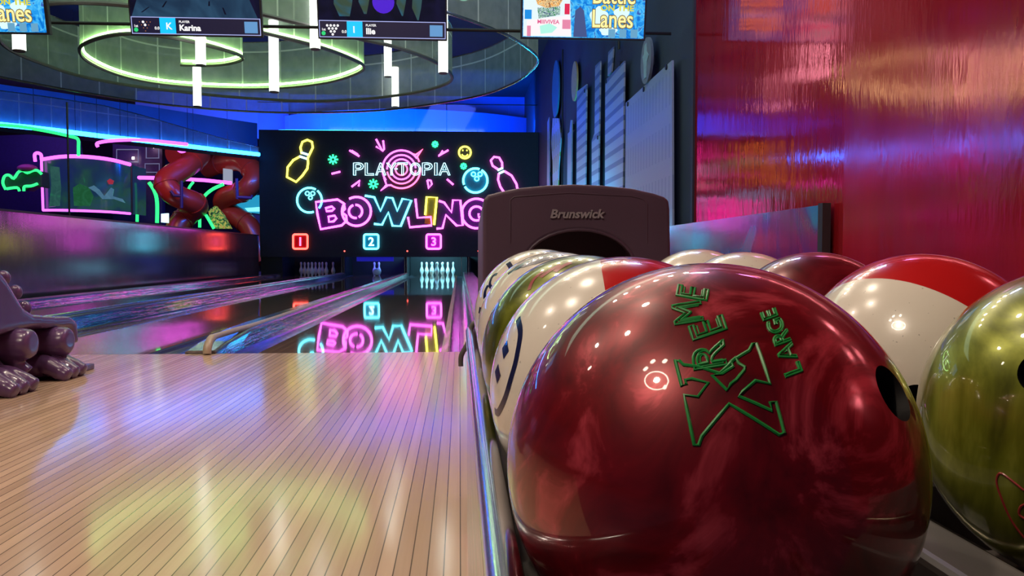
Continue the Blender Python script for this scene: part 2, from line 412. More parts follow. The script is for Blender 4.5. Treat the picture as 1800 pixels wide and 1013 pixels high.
def divider(xl, xr, cl, cr, h, label, sub_x=None):
    t = empty('lane_divider', ((xl + xr) / 2, 13, -.1), label, 'lane divider', 'raised dividers between lanes')
    if cl > xl: gutter_mesh(xl + .002, cl).build('gutter', 'gutter', t, True)
    if xr > cr: gutter_mesh(cr, xr - .002).build('gutter', 'gutter', t, True)
    y0, y1 = FOUL + .012, MY - .1
    def loft(prof):      # prof(h) -> list of (x, z); rises from the floor over the first metre
        ys = [(y0, .014), (y0 + .25, h * .55), (y0 + .8, h * .95), (y0 + 1.3, h), (y1, h)]; m = MB(); vs = []
        for y, hh in ys: vs += [(x, y, z) for x, z in prof(hh)]
        n = len(prof(h)); fs = [tuple(range(n))] + [tuple(reversed(range((len(ys) - 1) * n, len(ys) * n)))]
        for q in range(len(ys) - 1): fs += [(q * n + k, (q + 1) * n + k, (q + 1) * n + (k + 1) % n, q * n + (k + 1) % n) for k in range(n)]
        return m.add(vs, fs)
    loft(lambda hh: [(cl + .012, -.1), (cr - .012, -.1), (cr - .012, hh - .012), (cl + .012, hh - .012)]).build('core', 'pit_black', t)
    if xr > cr:
        loft(lambda hh: [(cr - .012, -.05), (cr + .018, -.05), (cr - .006, hh - .01), (cr - .02, hh - .01)]).build('film_strip', 'film', t)
    if cl > xl:
        loft(lambda hh: [(cl - .018, -.05), (cl + .012, -.05), (cl + .02, hh - .01), (cl + .006, hh - .01)]).build('film_strip', 'film', t)
    loft(lambda hh: [(cl, hh - .012), (cr, hh - .012), (cr - .006, hh - .002), (cr - .02, hh + .003), (cl + .02, hh + .003), (cl + .006, hh - .002)]).build('capping', 'cap_top', t)
    return t
divider(-5.14, -4.643, -5.14, -4.88, .055, 'dark divider along the far left edge of lane one')
d12 = divider(-3.577, -2.883, -3.34, -3.12, .075, 'raised divider with shiny film between lanes one and two')
d23 = divider(-1.817, -1.178, -1.585, -1.40, .075, 'raised divider with shiny film between lanes two and three, beige nose')
d34 = divider(-.112, .597, .10, .37, .105, 'wide divider right of lane three, leading to the ball return')
divider(1.663, 2.02, 1.9, 2.02, .06, 'divider at the right edge of lane four below the low wall')
MB().box((-.110, FOUL + .005, -.012), (-.072, MY, -.001)).build('edge_strip', 'strip_yellow', d34)['label'] = 'yellow strip along the gutter'
# beige rounded nose and rail of the divider between lanes two and three
MB().tube(smooth_path([(-1.44, FOUL - .045, .004), (-1.44, FOUL - .03, .045), (-1.44, FOUL + .05, .085), (-1.44, FOUL + .25, .088), (-1.44, FOUL + .6, .085), (-1.44, FOUL + 1.6, .076), (-1.44, 12, .074), (-1.44, MY - .3, .074)], 5), [.024] * 5 + [.024] * 6 + [.018] * 25, 12).build('rail', 'beige', d23, True)['label'] = 'beige rounded rail with a bent nose'
MB().tube(smooth_path([(-3.17, FOUL, .03), (-3.17, FOUL + .08, .075), (-3.17, FOUL + .5, .088), (-3.17, MY - .2, .085)], 5), .02, 10).build('rail', 'cap_top', d12, True)

# ================================================================== MASKING UNIT
mu = empty('masking_unit', (-1.63, MY, 0), 'large black board above the pins carrying the neon signs', 'masking unit')
MB().box((-5.44, MY, .52), (2.19, MY + .12, 3.98)).build('board', 'black_board', mu)
for xa, xb in ((-5.44, -4.86), (-3.27, -3.17), (-1.54, -1.46), (.2, .3), (2.0, 2.19)):
    MB().box((xa, MY + .06, -.1), (xb, LANE_END + .2, .52)).build('kickback', 'pit_black', mu)
for x in (-3.24, -3.18, -1.52, -1.46, .05, .25):
    MB().box((x - .006, MY + .03, 0), (x + .006, MY + .05, .52)).build('edge_trim', 'chrome', mu)
MB().box((-5.44, LANE_END + .3, -.1), (2.19, LANE_END + .4, 1.0)).build('pit_curtain', 'pit_black', mu)
for x, y in ((605.6, 441.6), (716, 441.6), (841, 441.5)):
    p = atY(x, y, MY - .01); MB().ellipsoid(p, (.022, .015, .022), 10, 6).build('indicator_light', 'red', mu, True)
# glass balustrade above the board
gb = empty('glass_balustrade', (-1.63, MY - .3, 3.9), 'row of clear glass panels above the black board', 'balustrade')
for i in range(9):
    x0 = -5.5 + i * .86; MB().box((x0, MY + .16, 3.99), (x0 + .84, MY + .175, 4.75)).build('glass_panel', 'glass', gb)
MB().tube([(-5.5, MY + .17, 4.76), (2.18, MY + .17, 4.76)], .012, 8).build('top_rail', 'dark_metal', gb, True)
MB().tube([(-5.0, MY + .45, 4.03), (-4.3, MY + .4, 4.03), (-1, MY + .4, 4.02)], .02, 8).build('light_strip', 'cyan_led', gb, True)
# curved blue soffit behind
sf = MB(); pa = [(-5.6, 26.6), (-4, 25.6), (-1.7, 25.1), (.6, 25.6), (2.19, 26.5)]; ps = smooth_path([(a, b, 0) for a, b in pa], 8)
vs = [(p.x, p.y, 4.1) for p in ps] + [(p.x, p.y, 5.05) for p in ps]; n = len(ps)
sf.add(vs, [(i, i + 1, n + i + 1, n + i) for i in range(n - 1)]); sf.add([(v[0], v[1] + .05, v[2]) for v in vs], [(n + i, n + i + 1, i + 1, i) for i in range(n - 1)])
MB().box((-10.5, 27.2, 4.4), (-5.6, 27.35, 5.9)).build('side_panel_x', 'blue_paint')
bpy.data.objects['side_panel_x'].name = 'wall_back_side'; struct(bpy.data.objects['wall_back_side'])
tag(sf.build('curved_soffit', 'blue_paint', None, True), 'curved soffit washed in deep blue light above the black board', 'soffit')

# ------------------------------------------------------------------ neon signs (drawn on the board plane)
NY = MY - .045
def S(u, v): return atY(460 + u / 4.052, 220 + v / 4.052, NY)
def neon(parent, name, strokes, mat, r=.030, closed=False, n=8, k=0):
    m = MB()
    for st in strokes:
        cl = closed
        pts = [S(*q) for q in st]
        if k: pts = smooth_path(pts, k, cl)
        m.tube(pts, r, n, cl)
    return m.build(name, mat, parent, True)
def sgroup(name, u, v, label, cat, group=None): return empty(name, S(u, v), label, cat, group)
def circ(u, v, r, a0=0, a1=360, n=28): return [(u + r * math.cos(math.radians(a0 + (a1 - a0) * i / n)), v + r * math.sin(math.radians(a0 + (a1 - a0) * i / n))) for i in range(n + (0 if a1 - a0 >= 360 else 1))]
def backing(parent, poly, mat, name='backing'):
    m = MB().prism([S(*q) + Vector((0, .025, 0)) for q in poly], (0, .012, 0)); return m.build(name, mat, parent)
def acry(name, c, e):
    t = NT(name); t.set(Base_Color=c, Roughness=.2, Emission_Color=c, Emission_Strength=e); return t.m
MAT['ac_violet'] = plain('acrylic_violet', (.09, .01, .15), .25); MAT['ac_blue'] = plain('acrylic_teal', (.01, .06, .12), .25)
MAT['ac_red'] = plain('acrylic_red', (.40, .01, .02), .25); MAT['ac_cyan'] = plain('acrylic_cyan', (.01, .25, .35), .25)
MAT['ac_magenta'] = plain('acrylic_magenta', (.35, .01, .40), .25); MAT['ac_yellow'] = plain('acrylic_yellow', (.3, .25, .01), .25)

g = sgroup('neon_sign', 250, 260, 'yellow neon bowling pin at the upper left of the black board', 'neon sign', 'neon bowling pins')
neon(g, 'outline', [[(285, 205), (276, 160), (290, 120), (325, 105), (358, 120), (364, 160), (345, 200), (328, 235), (330, 270), (325, 310), (290, 360), (245, 405), (180, 370), (185, 300), (225, 250), (270, 225)]], 'yellow')
neon(g, 'neck_band', [[(280, 195), (332, 212)], [(268, 222), (322, 240)]], 'white_cyan')
g = sgroup('neon_sign', 1700, 380, 'magenta neon bowling pin at the right of the black board', 'neon sign', 'neon bowling pins')
neon(g, 'outline', [[(1683, 315), (1645, 290), (1632, 252), (1655, 226), (1692, 232), (1712, 268), (1714, 303)],
    [(1688, 345), (1684, 390), (1700, 440), (1740, 500), (1800, 560), (1830, 500), (1815, 420), (1780, 360), (1728, 328)]], 'magenta')
neon(g, 'neck_band', [[(1680, 322), (1718, 305)], [(1690, 345), (1728, 327)]], 'white_cyan')
for (u, v, big, lab) in ((508, 245, 1, 'green neon asterisk flower beside the yellow pin'), (795, 420, 1, 'green neon asterisk flower below the target logo'),
                         (1235, 137, 0, 'small green neon burst at the top, right of the target'), (1438, 293, 0, 'small green neon burst just above the cyan ball')):
    g = sgroup('neon_sign', u, v, lab, 'neon sign', 'neon green bursts')
    R = 36 if big else 24
    neon(g, 'rays', [[(u + math.cos(a) * R * .42, v + math.sin(a) * R * .42), (u + math.cos(a) * R, v + math.sin(a) * R)] for a in [k * math.pi / 4 for k in range(8)]], 'green', .024)
    neon(g, 'centre_ring', [circ(u, v, R * .4, n=12)], 'green', .02, True)
g = sgroup('neon_sign', 1447, 195, 'yellow neon smiling face above the cyan ball', 'neon sign')
neon(g, 'ring', [circ(1447, 195, 42)], 'yellow', .026, True)
neon(g, 'face', [circ(1447, 200, 22, 20, 160, 8), [(1432, 175), (1432, 185)], [(1462, 175), (1462, 185)]], 'yellow', .016)
for strokes, lab in (([[(625, 180), (695, 222)], [(640, 182), (685, 210)]], 'magenta neon dash upper left of the target logo'),
                     ([[(815, 100), (860, 185), (815, 152)], [(865, 110), (872, 172), (858, 186)]], 'magenta neon arrow burst above the target logo'),
                     ([[(498, 347), (560, 332)]], 'magenta neon dash below the left green flower'),
                     ([[(640, 440), (700, 395), (690, 436)]], 'magenta neon tick between the yellow pin and the lower green flower'),
                     ([[(1290, 182), (1258, 220), (1330, 178)]], 'magenta neon tick left of the smiling face'),
                     ([[(1180, 392), (1190, 452), (1212, 420), (1205, 395), (1180, 392)]], 'magenta neon loop below the right end of the logo lettering'),
                     ([[(1320, 385), (1365, 425)]], 'magenta neon dash left of the cyan ball')):
    u = sum(q[0] for s_ in strokes for q in s_) / sum(len(s_) for s_ in strokes); v = sum(q[1] for s_ in strokes for q in s_) / sum(len(s_) for s_ in strokes)
    o = neon(None, 'neon_dash', strokes, 'magenta', .026); tag(o, lab, 'neon dash', 'neon dashes around the logo')
g = sgroup('neon_logo', 995, 315, 'pink and red neon target rings with blue PLAYTOPIA lettering', 'neon sign')
neon(g, 'target_ring', [circ(995, 315, 135, 145, 325)], 'magenta', .024)
neon(g, 'target_ring', [circ(995, 315, 135, -35 + 30, 125)], 'pink_red', .024)
neon(g, 'target_ring', [circ(995, 315, 102, -180, -5)], 'magenta', .022); neon(g, 'target_ring', [circ(995, 315, 102, 5, 170)], 'pink_red', .022)
neon(g, 'target_ring', [circ(995, 315, 72)], 'magenta', .022, True); neon(g, 'target_ring', [circ(995, 315, 42)], 'pink_red', .02, True)
neon(g, 'pointer', [[(1075, 207), (1100, 210), (1145, 172), (1108, 225), (1122, 262)]], 'pink_red', .024)
neon(g, 'pointer', [[(872, 375), (888, 425), (848, 465), (900, 428), (925, 428)]], 'magenta', .024)
# PLAYTOPIA: outlined letters, drawn as wide double strokes
def outline_text(parent, name, txt, u0, u1, v0, v1, mat, r, lift=.03):
    lps = text_loops(txt); xs = [p.x for l in lps for p in l]; ys = [p.y for l in lps for p in l]
    m = MB()
    for l in lps:
        pts = [S(u0 + (p.x - min(xs)) / (max(xs) - min(xs)) * (u1 - u0), v1 - (p.y - min(ys)) / (max(ys) - min(ys)) * (v1 - v0)) - Vector((0, lift, 0)) for p in l]
        m.tube(pts, r, 6, True)
    return m.build(name, mat, parent, True)
LW = [('P', 655, 725), ('L', 738, 800), ('A', 812, 885), ('Y', 890, 960), ('T', 968, 1040), ('O', 1058, 1132), ('P', 1145, 1215), ('I', 1232, 1250), ('A', 1262, 1342)]
for ch, a, b in LW: outline_text(g, 'letter', ch, a, b, 270, 358, 'white_cyan', .011)
neon(g, 'dash', [[(945, 312), (968, 312)]], 'white_cyan', .018)
g = sgroup('neon_sign', 340, 535, 'cyan neon bowling ball behind the letter B', 'neon sign', 'neon bowling balls')
neon(g, 'outline', [circ(340, 535, 88, -50, 40), circ(340, 535, 88, 70, 300)], 'cyan', .028)
neon(g, 'finger_hole', [circ(325, 487, 14, n=12), circ(364, 487, 14, n=12), circ(347, 518, 13, n=12)], 'cyan', .016, True)
g = sgroup('neon_sign', 1522, 395, 'cyan neon bowling ball left of the magenta pin', 'neon sign', 'neon bowling balls')
neon(g, 'outline', [circ(1522, 395, 86, -60, 150), circ(1522, 395, 86, 160, 290)], 'cyan', .03)
neon(g, 'finger_hole', [circ(1508, 350, 15, n=12), circ(1555, 350, 15, n=12), circ(1532, 382, 15, n=12)], 'cyan', .016, True)
backing(g, circ(1522, 395, 78, n=24), 'ac_cyan')
g = sgroup('neon_lettering', 990, 620, 'large outlined neon lettering BOWLING in pink, blue and yellow', 'neon sign')
def letter(strokes, mat, bk=None, bm=None, k=0, closed=False, r=.031):
    o = neon(g, 'letter', strokes, mat, r, closed, 8, k)
    if bk:
        MB().prism([S(*q) + Vector((0, .025, 0)) for q in bk], (0, .012, 0)).build('backing', bm, o)
B_o = [(385, 548), (540, 530), (585, 558), (592, 598), (574, 622), (602, 645), (605, 682), (570, 715), (420, 742), (398, 640)]
letter([B_o, [(455, 592), (500, 580), (517, 596), (500, 611), (462, 613)], [(475, 652), (520, 645), (532, 665), (512, 686), (480, 690)]], 'magenta', B_o, 'ac_violet', closed=True)
letter([circ(675, 615, 103, -120, 215)], 'magenta', circ(675, 615, 100, n=24), 'ac_violet'); letter([circ(668, 615, 47, -90, 60), circ(668, 615, 47, 80, 250)], 'magenta')
W_o = [(735, 503), (802, 514), (846, 612), (888, 515), (932, 520), (966, 612), (1002, 525), (1066, 536), (990, 720), (932, 718), (902, 622), (857, 710), (800, 704), (822, 682), (775, 560)]
letter([W_o[:13]], 'cyan', W_o, 'ac_blue'); 
L_o = [(1095, 525), (1110, 660), (1205, 655), (1210, 715), (1055, 728), (1042, 655)]
letter([L_o], 'magenta'); I_o = [(1165, 640), (1175, 512), (1248, 515), (1228, 712)]
letter([I_o], 'yellow', [(1175, 512), (1248, 515), (1228, 712), (1160, 700)], 'ac_yellow')
N_o = [(1262, 540), (1300, 552), (1352, 622), (1362, 535), (1415, 535), (1432, 715), (1388, 716), (1312, 640), (1288, 735), (1245, 738)]
letter([N_o], 'magenta', N_o, 'ac_violet')
letter([circ(1530, 630, 105, -165, -35)[::-1] + circ(1530, 630, 105, 165, 20, 24)[1:] + [(1545, 655), (1545, 630)]], 'magenta', circ(1530, 630, 100, n=24), 'ac_violet')
letter([circ(1530, 630, 50, -30, -330, 20)], 'magenta')
for (u, mat, bm, dgt, nm) in ((275, 'red', 'ac_red', '1', 'red'), (780, 'cyan', 'ac_cyan', '2', 'cyan'), (1225, 'magenta', 'ac_magenta', '3', 'magenta'), (1738, 'yellow', 'ac_yellow', '4', 'yellow')):
    v = 830; h = 51; q = 14
    g = sgroup('lane_number_sign', u, v, '%s neon square with number %s at the bottom of the black board' % (nm, dgt), 'number sign', 'lane number signs')
    ring = []
    for (cx, cy, a0) in ((u + h - q, v - h + q, -90), (u + h - q, v + h - q, 0), (u - h + q, v + h - q, 90), (u - h + q, v - h + q, 180)): ring += circ(cx, cy, q, a0, a0 + 90, 5)
    neon(g, 'frame', [ring], mat, .027, True); backing(g, ring, bm)
    vs, fs = text_solid(dgt, .01, bold=.02); xs = [p.x for p in vs]; ys = [p.y for p in vs]
    sc = 62 / (max(ys) - min(ys)); cx = (min(xs) + max(xs)) / 2; cy = (min(ys) + max(ys)) / 2
    MB().add([S(u + (p.x - cx) * sc, v - (p.y - cy) * sc) + Vector((0, -p.z - .01, 0)) for p in vs], fs).build('digit', {'red': 'pink_red', 'cyan': 'white_cyan', 'magenta': 'magenta', 'yellow': 'yellow'}[nm], g)

# ------------------------------------------------------------------ pins, balls on the deck, sweep
PROF = [(0, .0255), (.01, .028), (.03, .035), (.06, .0475), (.09, .056), (.114, .0605), (.14, .0585), (.18, .047), (.22, .032), (.254, .0235), (.275, .0245), (.30, .028), (.325, .0315), (.343, .0323), (.36, .029), (.372, .020), (.381, .004)]
pin0 = None
def put_pin(x, y, label, group):
    global pin0
    if pin0 is None:
        pin0 = MB().lathe(PROF, (0, 0, 0), 16).build('bowling_pin', 'pin_white', None, True); o = pin0
    else: o = pin0.copy(); COL.objects.link(o)
    o.location = (x, y, -.006); tag(o, label, 'bowling pin', group); return o
rown = ['front', 'second', 'third', 'back']
for li, desc in ((2, 'in the brightly lit rack of lane three'), (0, 'in the dim rack of lane one')):
    for r in range(4):
        for k in range(r + 1):
            x = LC[li] + (k - r / 2) * .305; y = 23.03 + r * .264
            pos = '' if r == 0 else (', leftmost' if k == 0 else ', rightmost' if k == r else ', middle' if r == 2 else ', %s from left' % ['', 'second', 'third'][k])
            put_pin(x, y - .15, 'white bowling pin %s, %s row%s' % (desc, rown[r], pos), 'pins ' + desc)
put_pin(-2.43, 23.3, 'left one of two pins standing in blue light on lane two', 'pins on lane two')
put_pin(-2.30, 23.3, 'right one of two pins standing in blue light on lane two', 'pins on lane two')
tag(MB().ellipsoid((-2.31, 22.75, .102), (.108, .108, .108), 28, 16).build('bowling_ball', 'pin_white', None, True), 'pale ball in front of the two pins on lane two', 'bowling ball')
sw = empty('sweep_bar', (-2.35, 22.75, .3), 'blue sweep bar hanging above the pins of lane two', 'sweep bar')
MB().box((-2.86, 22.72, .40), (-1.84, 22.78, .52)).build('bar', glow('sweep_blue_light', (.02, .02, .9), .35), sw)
MB().box((-2.87, 22.74, .52), (-2.82, 22.80, .60)).build('arm', 'dark_metal', sw); MB().box((-1.88, 22.74, .52), (-1.83, 22.80, .60)).build('arm', 'dark_metal', sw)
# ================================================================== HANGING RIBBONS, LAMPS
RZ = 3.2
def ribbon_mesh(path, z0, hts, thick=.012):
    m = MB(); n = len(path); uv = []; L = 0; vs = []
    for i, p in enumerate(path):
        if i: L += (path[i] - path[i - 1]).length
        h = hts[i] if isinstance(hts, list) else hts
        vs += [(p.x, p.y, z0), (p.x, p.y, z0 + h)]; uv += [(L, 0), (L, h)]
    m.add(vs, [(2 * i, 2 * i + 2, 2 * i + 3, 2 * i + 1) for i in range(n - 1)]); m.uv = uv
    return m
px_in = [(317, 112), (360, 113), (400, 110), (427, 101), (408, 90), (350, 74), (290, 62), (230, 57), (185, 62), (152, 73), (140, 85), (152, 104), (200, 127), (260, 142), (330, 150), (420, 154), (500, 152), (575, 143), (625, 128), (640, 115), (615, 100), (560, 80), (460, 55), (340, 25), (200, 5), (80, 5), (10, 30), (-5, 61), (22, 88), (88, 115), (150, 134), (237, 150), (328, 161), (421, 170), (530, 176), (620, 174), (700, 166), (765, 153), (795, 136), (769, 109), (703, 83), (640, 68), (556, 46), (440, 18), (300, -20)]
px_out = [(-120, 110), (0, 134), (150, 162), (300, 184), (460, 196), (600, 196), (700, 190), (830, 170), (900, 146), (935, 122), (946, 103), (928, 83), (880, 55), (785, 20), (720, 2)]
def plan(px, z): return smooth_path([atZ(x, y, z) for x, y in px], 5)
sp = empty('spiral_ribbon', (-2.6, 10.7, RZ), 'spiral of grey see-through mesh with glowing lime edge hanging from the ceiling', 'hanging ribbon', 'spiral mesh ribbons')
pi_ = plan(px_in, RZ); n_led = 5 * 24
ribbon_mesh(pi_, RZ, .70).build('mesh_band', 'mesh', sp)
MB().tube([p + Vector((0, 0, -.015)) for p in pi_], .024, 6).build('bottom_rail', 'grey_plastic', sp, True)
cen = Vector((-3.0, 10.7, RZ))
MB().tube([p + (cen - p).normalized() * .035 + Vector((0, 0, .035)) for p in pi_[:n_led]], .016, 6).build('light_strip', 'lime_led', sp, True)
MB().tube([p + Vector((0, 0, .70)) for p in pi_], .010, 5).build('top_rail', 'cap_top', sp, True)
for i in range(6, len(pi_), 22): MB().tube([pi_[i] + Vector((0, 0, .7)), pi_[i] + Vector((0, 0, 2.7))], .004, 5).build('cable', 'dark_metal', sp)
so = empty('spiral_ribbon', (-2.4, 13.5, RZ), 'outermost wide loop of grey see-through mesh reaching towards the navy wall', 'hanging ribbon', 'spiral mesh ribbons')
po = plan(px_out, RZ)
ribbon_mesh(po, RZ, .72).build('mesh_band', 'mesh', so)
MB().tube([p + Vector((0, 0, -.012)) for p in po], .018, 6).build('bottom_rail', 'cap_top', so, True)
MB().tube([p + Vector((0, 0, .72)) for p in po], .012, 5).build('top_rail', 'cap_top', so, True)
for i in range(4, len(po), 18): MB().tube([po[i] + Vector((0, 0, .7)), po[i] + Vector((0, 0, 2.7))], .004, 5).build('cable', 'dark_metal', so)
# cove ribbon with the cyan strip on the left
pl = plan([(-160, 206), (-60, 215), (0, 222), (60, 228), (120, 235), (185, 243), (250, 250), (300, 256), (350, 262), (400, 268), (455, 274)], RZ)
hs = []
for i, p in enumerate(pl):
    f = i / (len(pl) - 1); hs.append(.72 if f < .5 else .72 - (f - .5) * 2 * .50)
cv = empty('curved_ribbon', (-8, 17, RZ), 'curved mesh band with bright cyan light strip at the left above the play area', 'hanging ribbon')
ribbon_mesh(pl, RZ, hs).build('mesh_band', 'mesh', cv)
MB().tube([p + Vector((.02, -.04, .03)) for p in pl], .05, 8).build('light_strip', 'cyan_led', cv, True)
MB().tube([p + Vector((0, 0, h)) for p, h in zip(pl, hs)], .014, 5).build('top_rail', 'cap_top', cv, True)
for i in range(3, len(pl), 6): MB().tube([pl[i] + Vector((0, 0, 0)), pl[i] + Vector((0, 0, 2.7))], .006, 5).build('hanger', 'cap_top', cv)
# backing soffit that carries the cyan glow
b2 = MB(); q = [p + Vector((-.25, .9, 0)) for p in pl]; n = len(q)
b2.add([(p.x, p.y, RZ + .02) for p in q] + [(p.x, p.y, RZ + 1.0) for p in q], [(i, i + 1, n + i + 1, n + i) for i in range(n - 1)])
tag(b2.build('soffit', 'blue_paint', None, True), 'blue soffit behind the cyan-lit mesh band on the left', 'soffit')
b3 = MB(); b3.add([(p.x, p.y, RZ) for p in pl] + [(p.x, p.y, RZ) for p in q], [(i, n + i, n + i + 1, i + 1) for i in range(n - 1)]); 
tag(b3.build('soffit_underside', 'dark_violet', None, True), 'dark underside of the soffit over the play area', 'soffit')
# tube lamps: px, bottom y, width px, length m
TL = [(347, 188, 13.5, .66, 'lowest on the left, below the lime loop'), (353, 116, 17, .62, 'over the small inner lime loop'), (482, 163, 17, .86, 'crossing the lime edge between the two screens'),
      (554, 88, 18, 1.0, 'just left of the second screen'), (682, 136, 13.5, .60, 'upper one of the pair below the second screen'), (695, 189, 12.5, .66, 'lower one of the pair below the second screen'),
      (779, 130, 17, .95, 'at the right end of the second screen'), (34, 91, 21, .70, 'below the leftmost screen')]
for x, y, w, L, pos in TL:
    Y = .12 * FPX / w; p = atY(x, y, Y)
    t = empty('tube_lamp', p, 'white glowing cylinder lamp hanging ' + pos, 'pendant lamp', 'white cylinder pendant lamps')
    MB().lathe([(.012, .058), (L, .058)], (p.x, p.y, p.z), 20).build('diffuser', 'tube_white', t, True)
    MB().lathe([(0, .050), (.012, .059)], (p.x, p.y, p.z), 20).build('end_cap', 'grey_plastic', t, True)
    MB().lathe([(0, .059), (.03, .059)], (p.x, p.y, p.z + L), 20).build('end_cap', 'grey_plastic', t, True)
    MB().tube([p + Vector((0, 0, L)), (p.x, p.y, 5.9)], .004, 5).build('cable', 'dark_metal', t)
# ring lamp and spot bulbs over the seats (seen as highlights in the balls)
rl = empty('ring_lamp', (-1.7, -.7, 3.1), 'glowing ring lamp mirrored in the balls', 'ceiling lamp')
MB().tube([(-1.7 + .36 * math.cos(a), -.7 + .36 * math.sin(a), 3.1) for a in [k * math.pi / 18 for k in range(36)]], .018, 8, True).build('ring', 'lamp_warm', rl, True)
for k in range(3): MB().tube([(-1.7 + .36 * math.cos(k * 2.09), -.7 + .36 * math.sin(k * 2.09), 3.1), (-1.7, -.7, 4.2)], .004, 5).build('cable', 'dark_metal', rl)
for k, (x, y) in enumerate(((-1.95, -.2), (-1.6, -.1), (-1.3, -.3), (-1.85, -1.25), (-3.6, 2.0))):
    o = MB().lathe([(0, .05), (.02, .06), (.14, .06)], (x, y, 3.4), 14).build('spot_lamp', 'lamp_warm', None, True); tag(o, 'small round ceiling spot lamp mirrored in the balls', 'ceiling lamp', 'ceiling spot lamps')
# disc pendant at the top
p = atY(815, -1, 12.5); t = empty('disc_lamp', p, 'flat disc lamp at the top edge, right of the second screen', 'ceiling lamp')
MB().lathe([(0, .16), (.03, .19), (.06, .19)], p, 24).build('disc', 'grey_plastic', t, True); MB().lathe([(-.006, .06), (.002, .06)], p, 16).build('lens', glow('lens_green', (.3, .9, .6), 1.0), t, True)
MB().tube([p, (p.x, p.y, 5.9)], .01, 6).build('stem', 'dark_metal', t)

# ================================================================== SCREENS
SCRN = {}
SUB = [None]
def screen_mat(name, stops, scale, strength, dist=1.5):
    t = NT(name); c = t.ramp(t.noise(t.coord(), scale, 3, .5, dist), stops)
    t.set(Base_Color=(.01, .01, .01), Roughness=.12, Emission_Color=c, Emission_Strength=strength); return t.m
SCRN['road'] = screen_mat('screen_blue_grey', [(.35, (.010, .03, .07)), (.65, (.03, .09, .17))], 2, .9)
SCRN['dark'] = screen_mat('screen_dark', [(.4, (.002, .003, .012)), (.7, (.006, .006, .03))], 3, 1)
SCRN['city'] = screen_mat('screen_blue_town', [(.38, (.0, .16, .62)), (.5, (.02, .35, .85)), (.6, (.10, .55, .9)), (.7, (.03, .10, .45))], 14, 1.1)
def em(name, c, s=1.0):
    if name not in SCRN: SCRN[name] = glow('screen_' + name, c, s)
    return SCRN[name]
def tv(xl, xr, yb, Y, label):
    a = atY(xl, yb, Y); b = atY(xr, yb, Y); w = b.x - a.x; c = (a + b) / 2
    SUB[0] = None; t = empty('television', (c.x, Y, c.z), label, 'television', None, (math.radians(11), 0, 0))
    h = w * .585
    m = MB().box((-w / 2, 0, 0), (w / 2, .05, h)); m.build('casing', 'black_board', t, False, True, .006)
    def quad(name, u0, v0, u1, v1, mat, lift=.001, sk=0):
        # u, v as fractions of the width measured from the lower left corner
        x0, x1, z0, z1 = (u0 - .5) * w, (u1 - .5) * w, v0 * w, v1 * w
        return MB().prism([(x0, -lift, z0), (x1, -lift, z0), (x1 + sk, -lift, z1), (x0 + sk, -lift, z1)], (0, lift * .8, 0)).build(name, mat, SUB[0] or t, False, True)
    def poly(name, pts, mat, lift=.0015):
        return MB().prism([((u - .5) * w, -lift, v * w) for u, v in pts], (0, .0008, 0)).build(name, mat, SUB[0] or t, False, True)
    def text(name, s, u, v, size, mat, lift=.0025, sx=1.0, bold=.02):
        vs, fs = text_solid(s, .001, 0, bold, 'LEFT'); k = size * w
        return MB().add([((u - .5) * w + p.x * k * sx, -lift - p.z, v * w + p.y * k) for p in vs], fs).build(name, mat, SUB[0] or t, False, True)
    MB().box((-.05, .05, h * .4), (.05, .11, h * .6)).build('bracket', 'dark_metal', t, False, True)
    return t, w, quad, poly, text
CY = (.0, .55, 1.0)
def scorebar(t, w, quad, poly, text, ch, name, pins):
    SUB[0] = None; quad('frame_line', .012, .012, .988, .139, em('line', (.45, .50, .95), .9), .0018)
    SUB[0] = quad('score_bar', .018, .018, .982, .133, em('bar', (.004, .004, .03), 1), .0022)
    quad('initial_tile', .225, .018, .345, .133, em('tile', CY, 1.1), .0030)
    quad('player_tile', .865, .03, .965, .115, em('ptile', (.12, .32, .62), 1), .0030)
    text('initial', ch, .27, .07, .07, em('white', (1, 1, 1), 1), .0035)
    text('player_name', name, .37, .06, .062, em('white', (1, 1, 1), 1), .0035, 1, .035)
    text('caption', 'PLAYER', .37, .105, .024, em('white', (1, 1, 1), 1), .0035)
    text('caption', '1st', .03, .07, .026, em('white', (1, 1, 1), 1), .0035)
    poly('green_dot', [(.045 + .016 * math.cos(a), .042 + .016 * math.sin(a)) for a in [k * .524 for k in range(12)]], em('gdot', (.02, .7, .2), 1), .0033)
    text('caption', '0.0', .185, .055, .03, em('white', (1, 1, 1), 1), .0035)
    for i, (u, v) in enumerate([(.075 + r * .0135 * -1 + k * .027 + .04, .050 + r * .022 - .016) for r in range(4) for k in range(r + 1)]):
        big = i in pins
        R = .010 if big else .004
        poly('pin_dot', [(u + R * math.cos(a), v + R * math.sin(a)) for a in [k * .785 for k in range(8)]], em('white', (1, 1, 1), 1) if big else em('odot', (.4, .15, .05), 1), .0033)
    SUB[0] = None
t, w, quad, poly, text = tv(230, 462, 64, 7.60, 'television showing a dark lane view and a score bar for Karina')
quad('picture', .012, .012, .988, .57, SCRN['dark'], .0012)
poly('lane_picture', [(.02, .14), (.97, .14), (.84, .45), (.14, .45)], SCRN['road'], .0016)
for (u0, v0, u1, v1) in ((.09, .17, .15, .21), (.25, .21, .285, .255), (.60, .225, .605, .26), (.72, .165, .705, .215)):
    poly('lane_mark', [(u0, v0), (u0 + .014, v0), (u1 + .01, v1), (u1, v1)], SCRN['dark'], .0020)
scorebar(t, w, quad, poly, text, 'K', 'Karina', (4, 7))
t, w, quad, poly, text = tv(559, 786, 70, 7.64, 'television showing glowing pins and a score bar for Ilie')
quad('picture', .012, .012, .988, .57, SCRN['dark'], .0012)
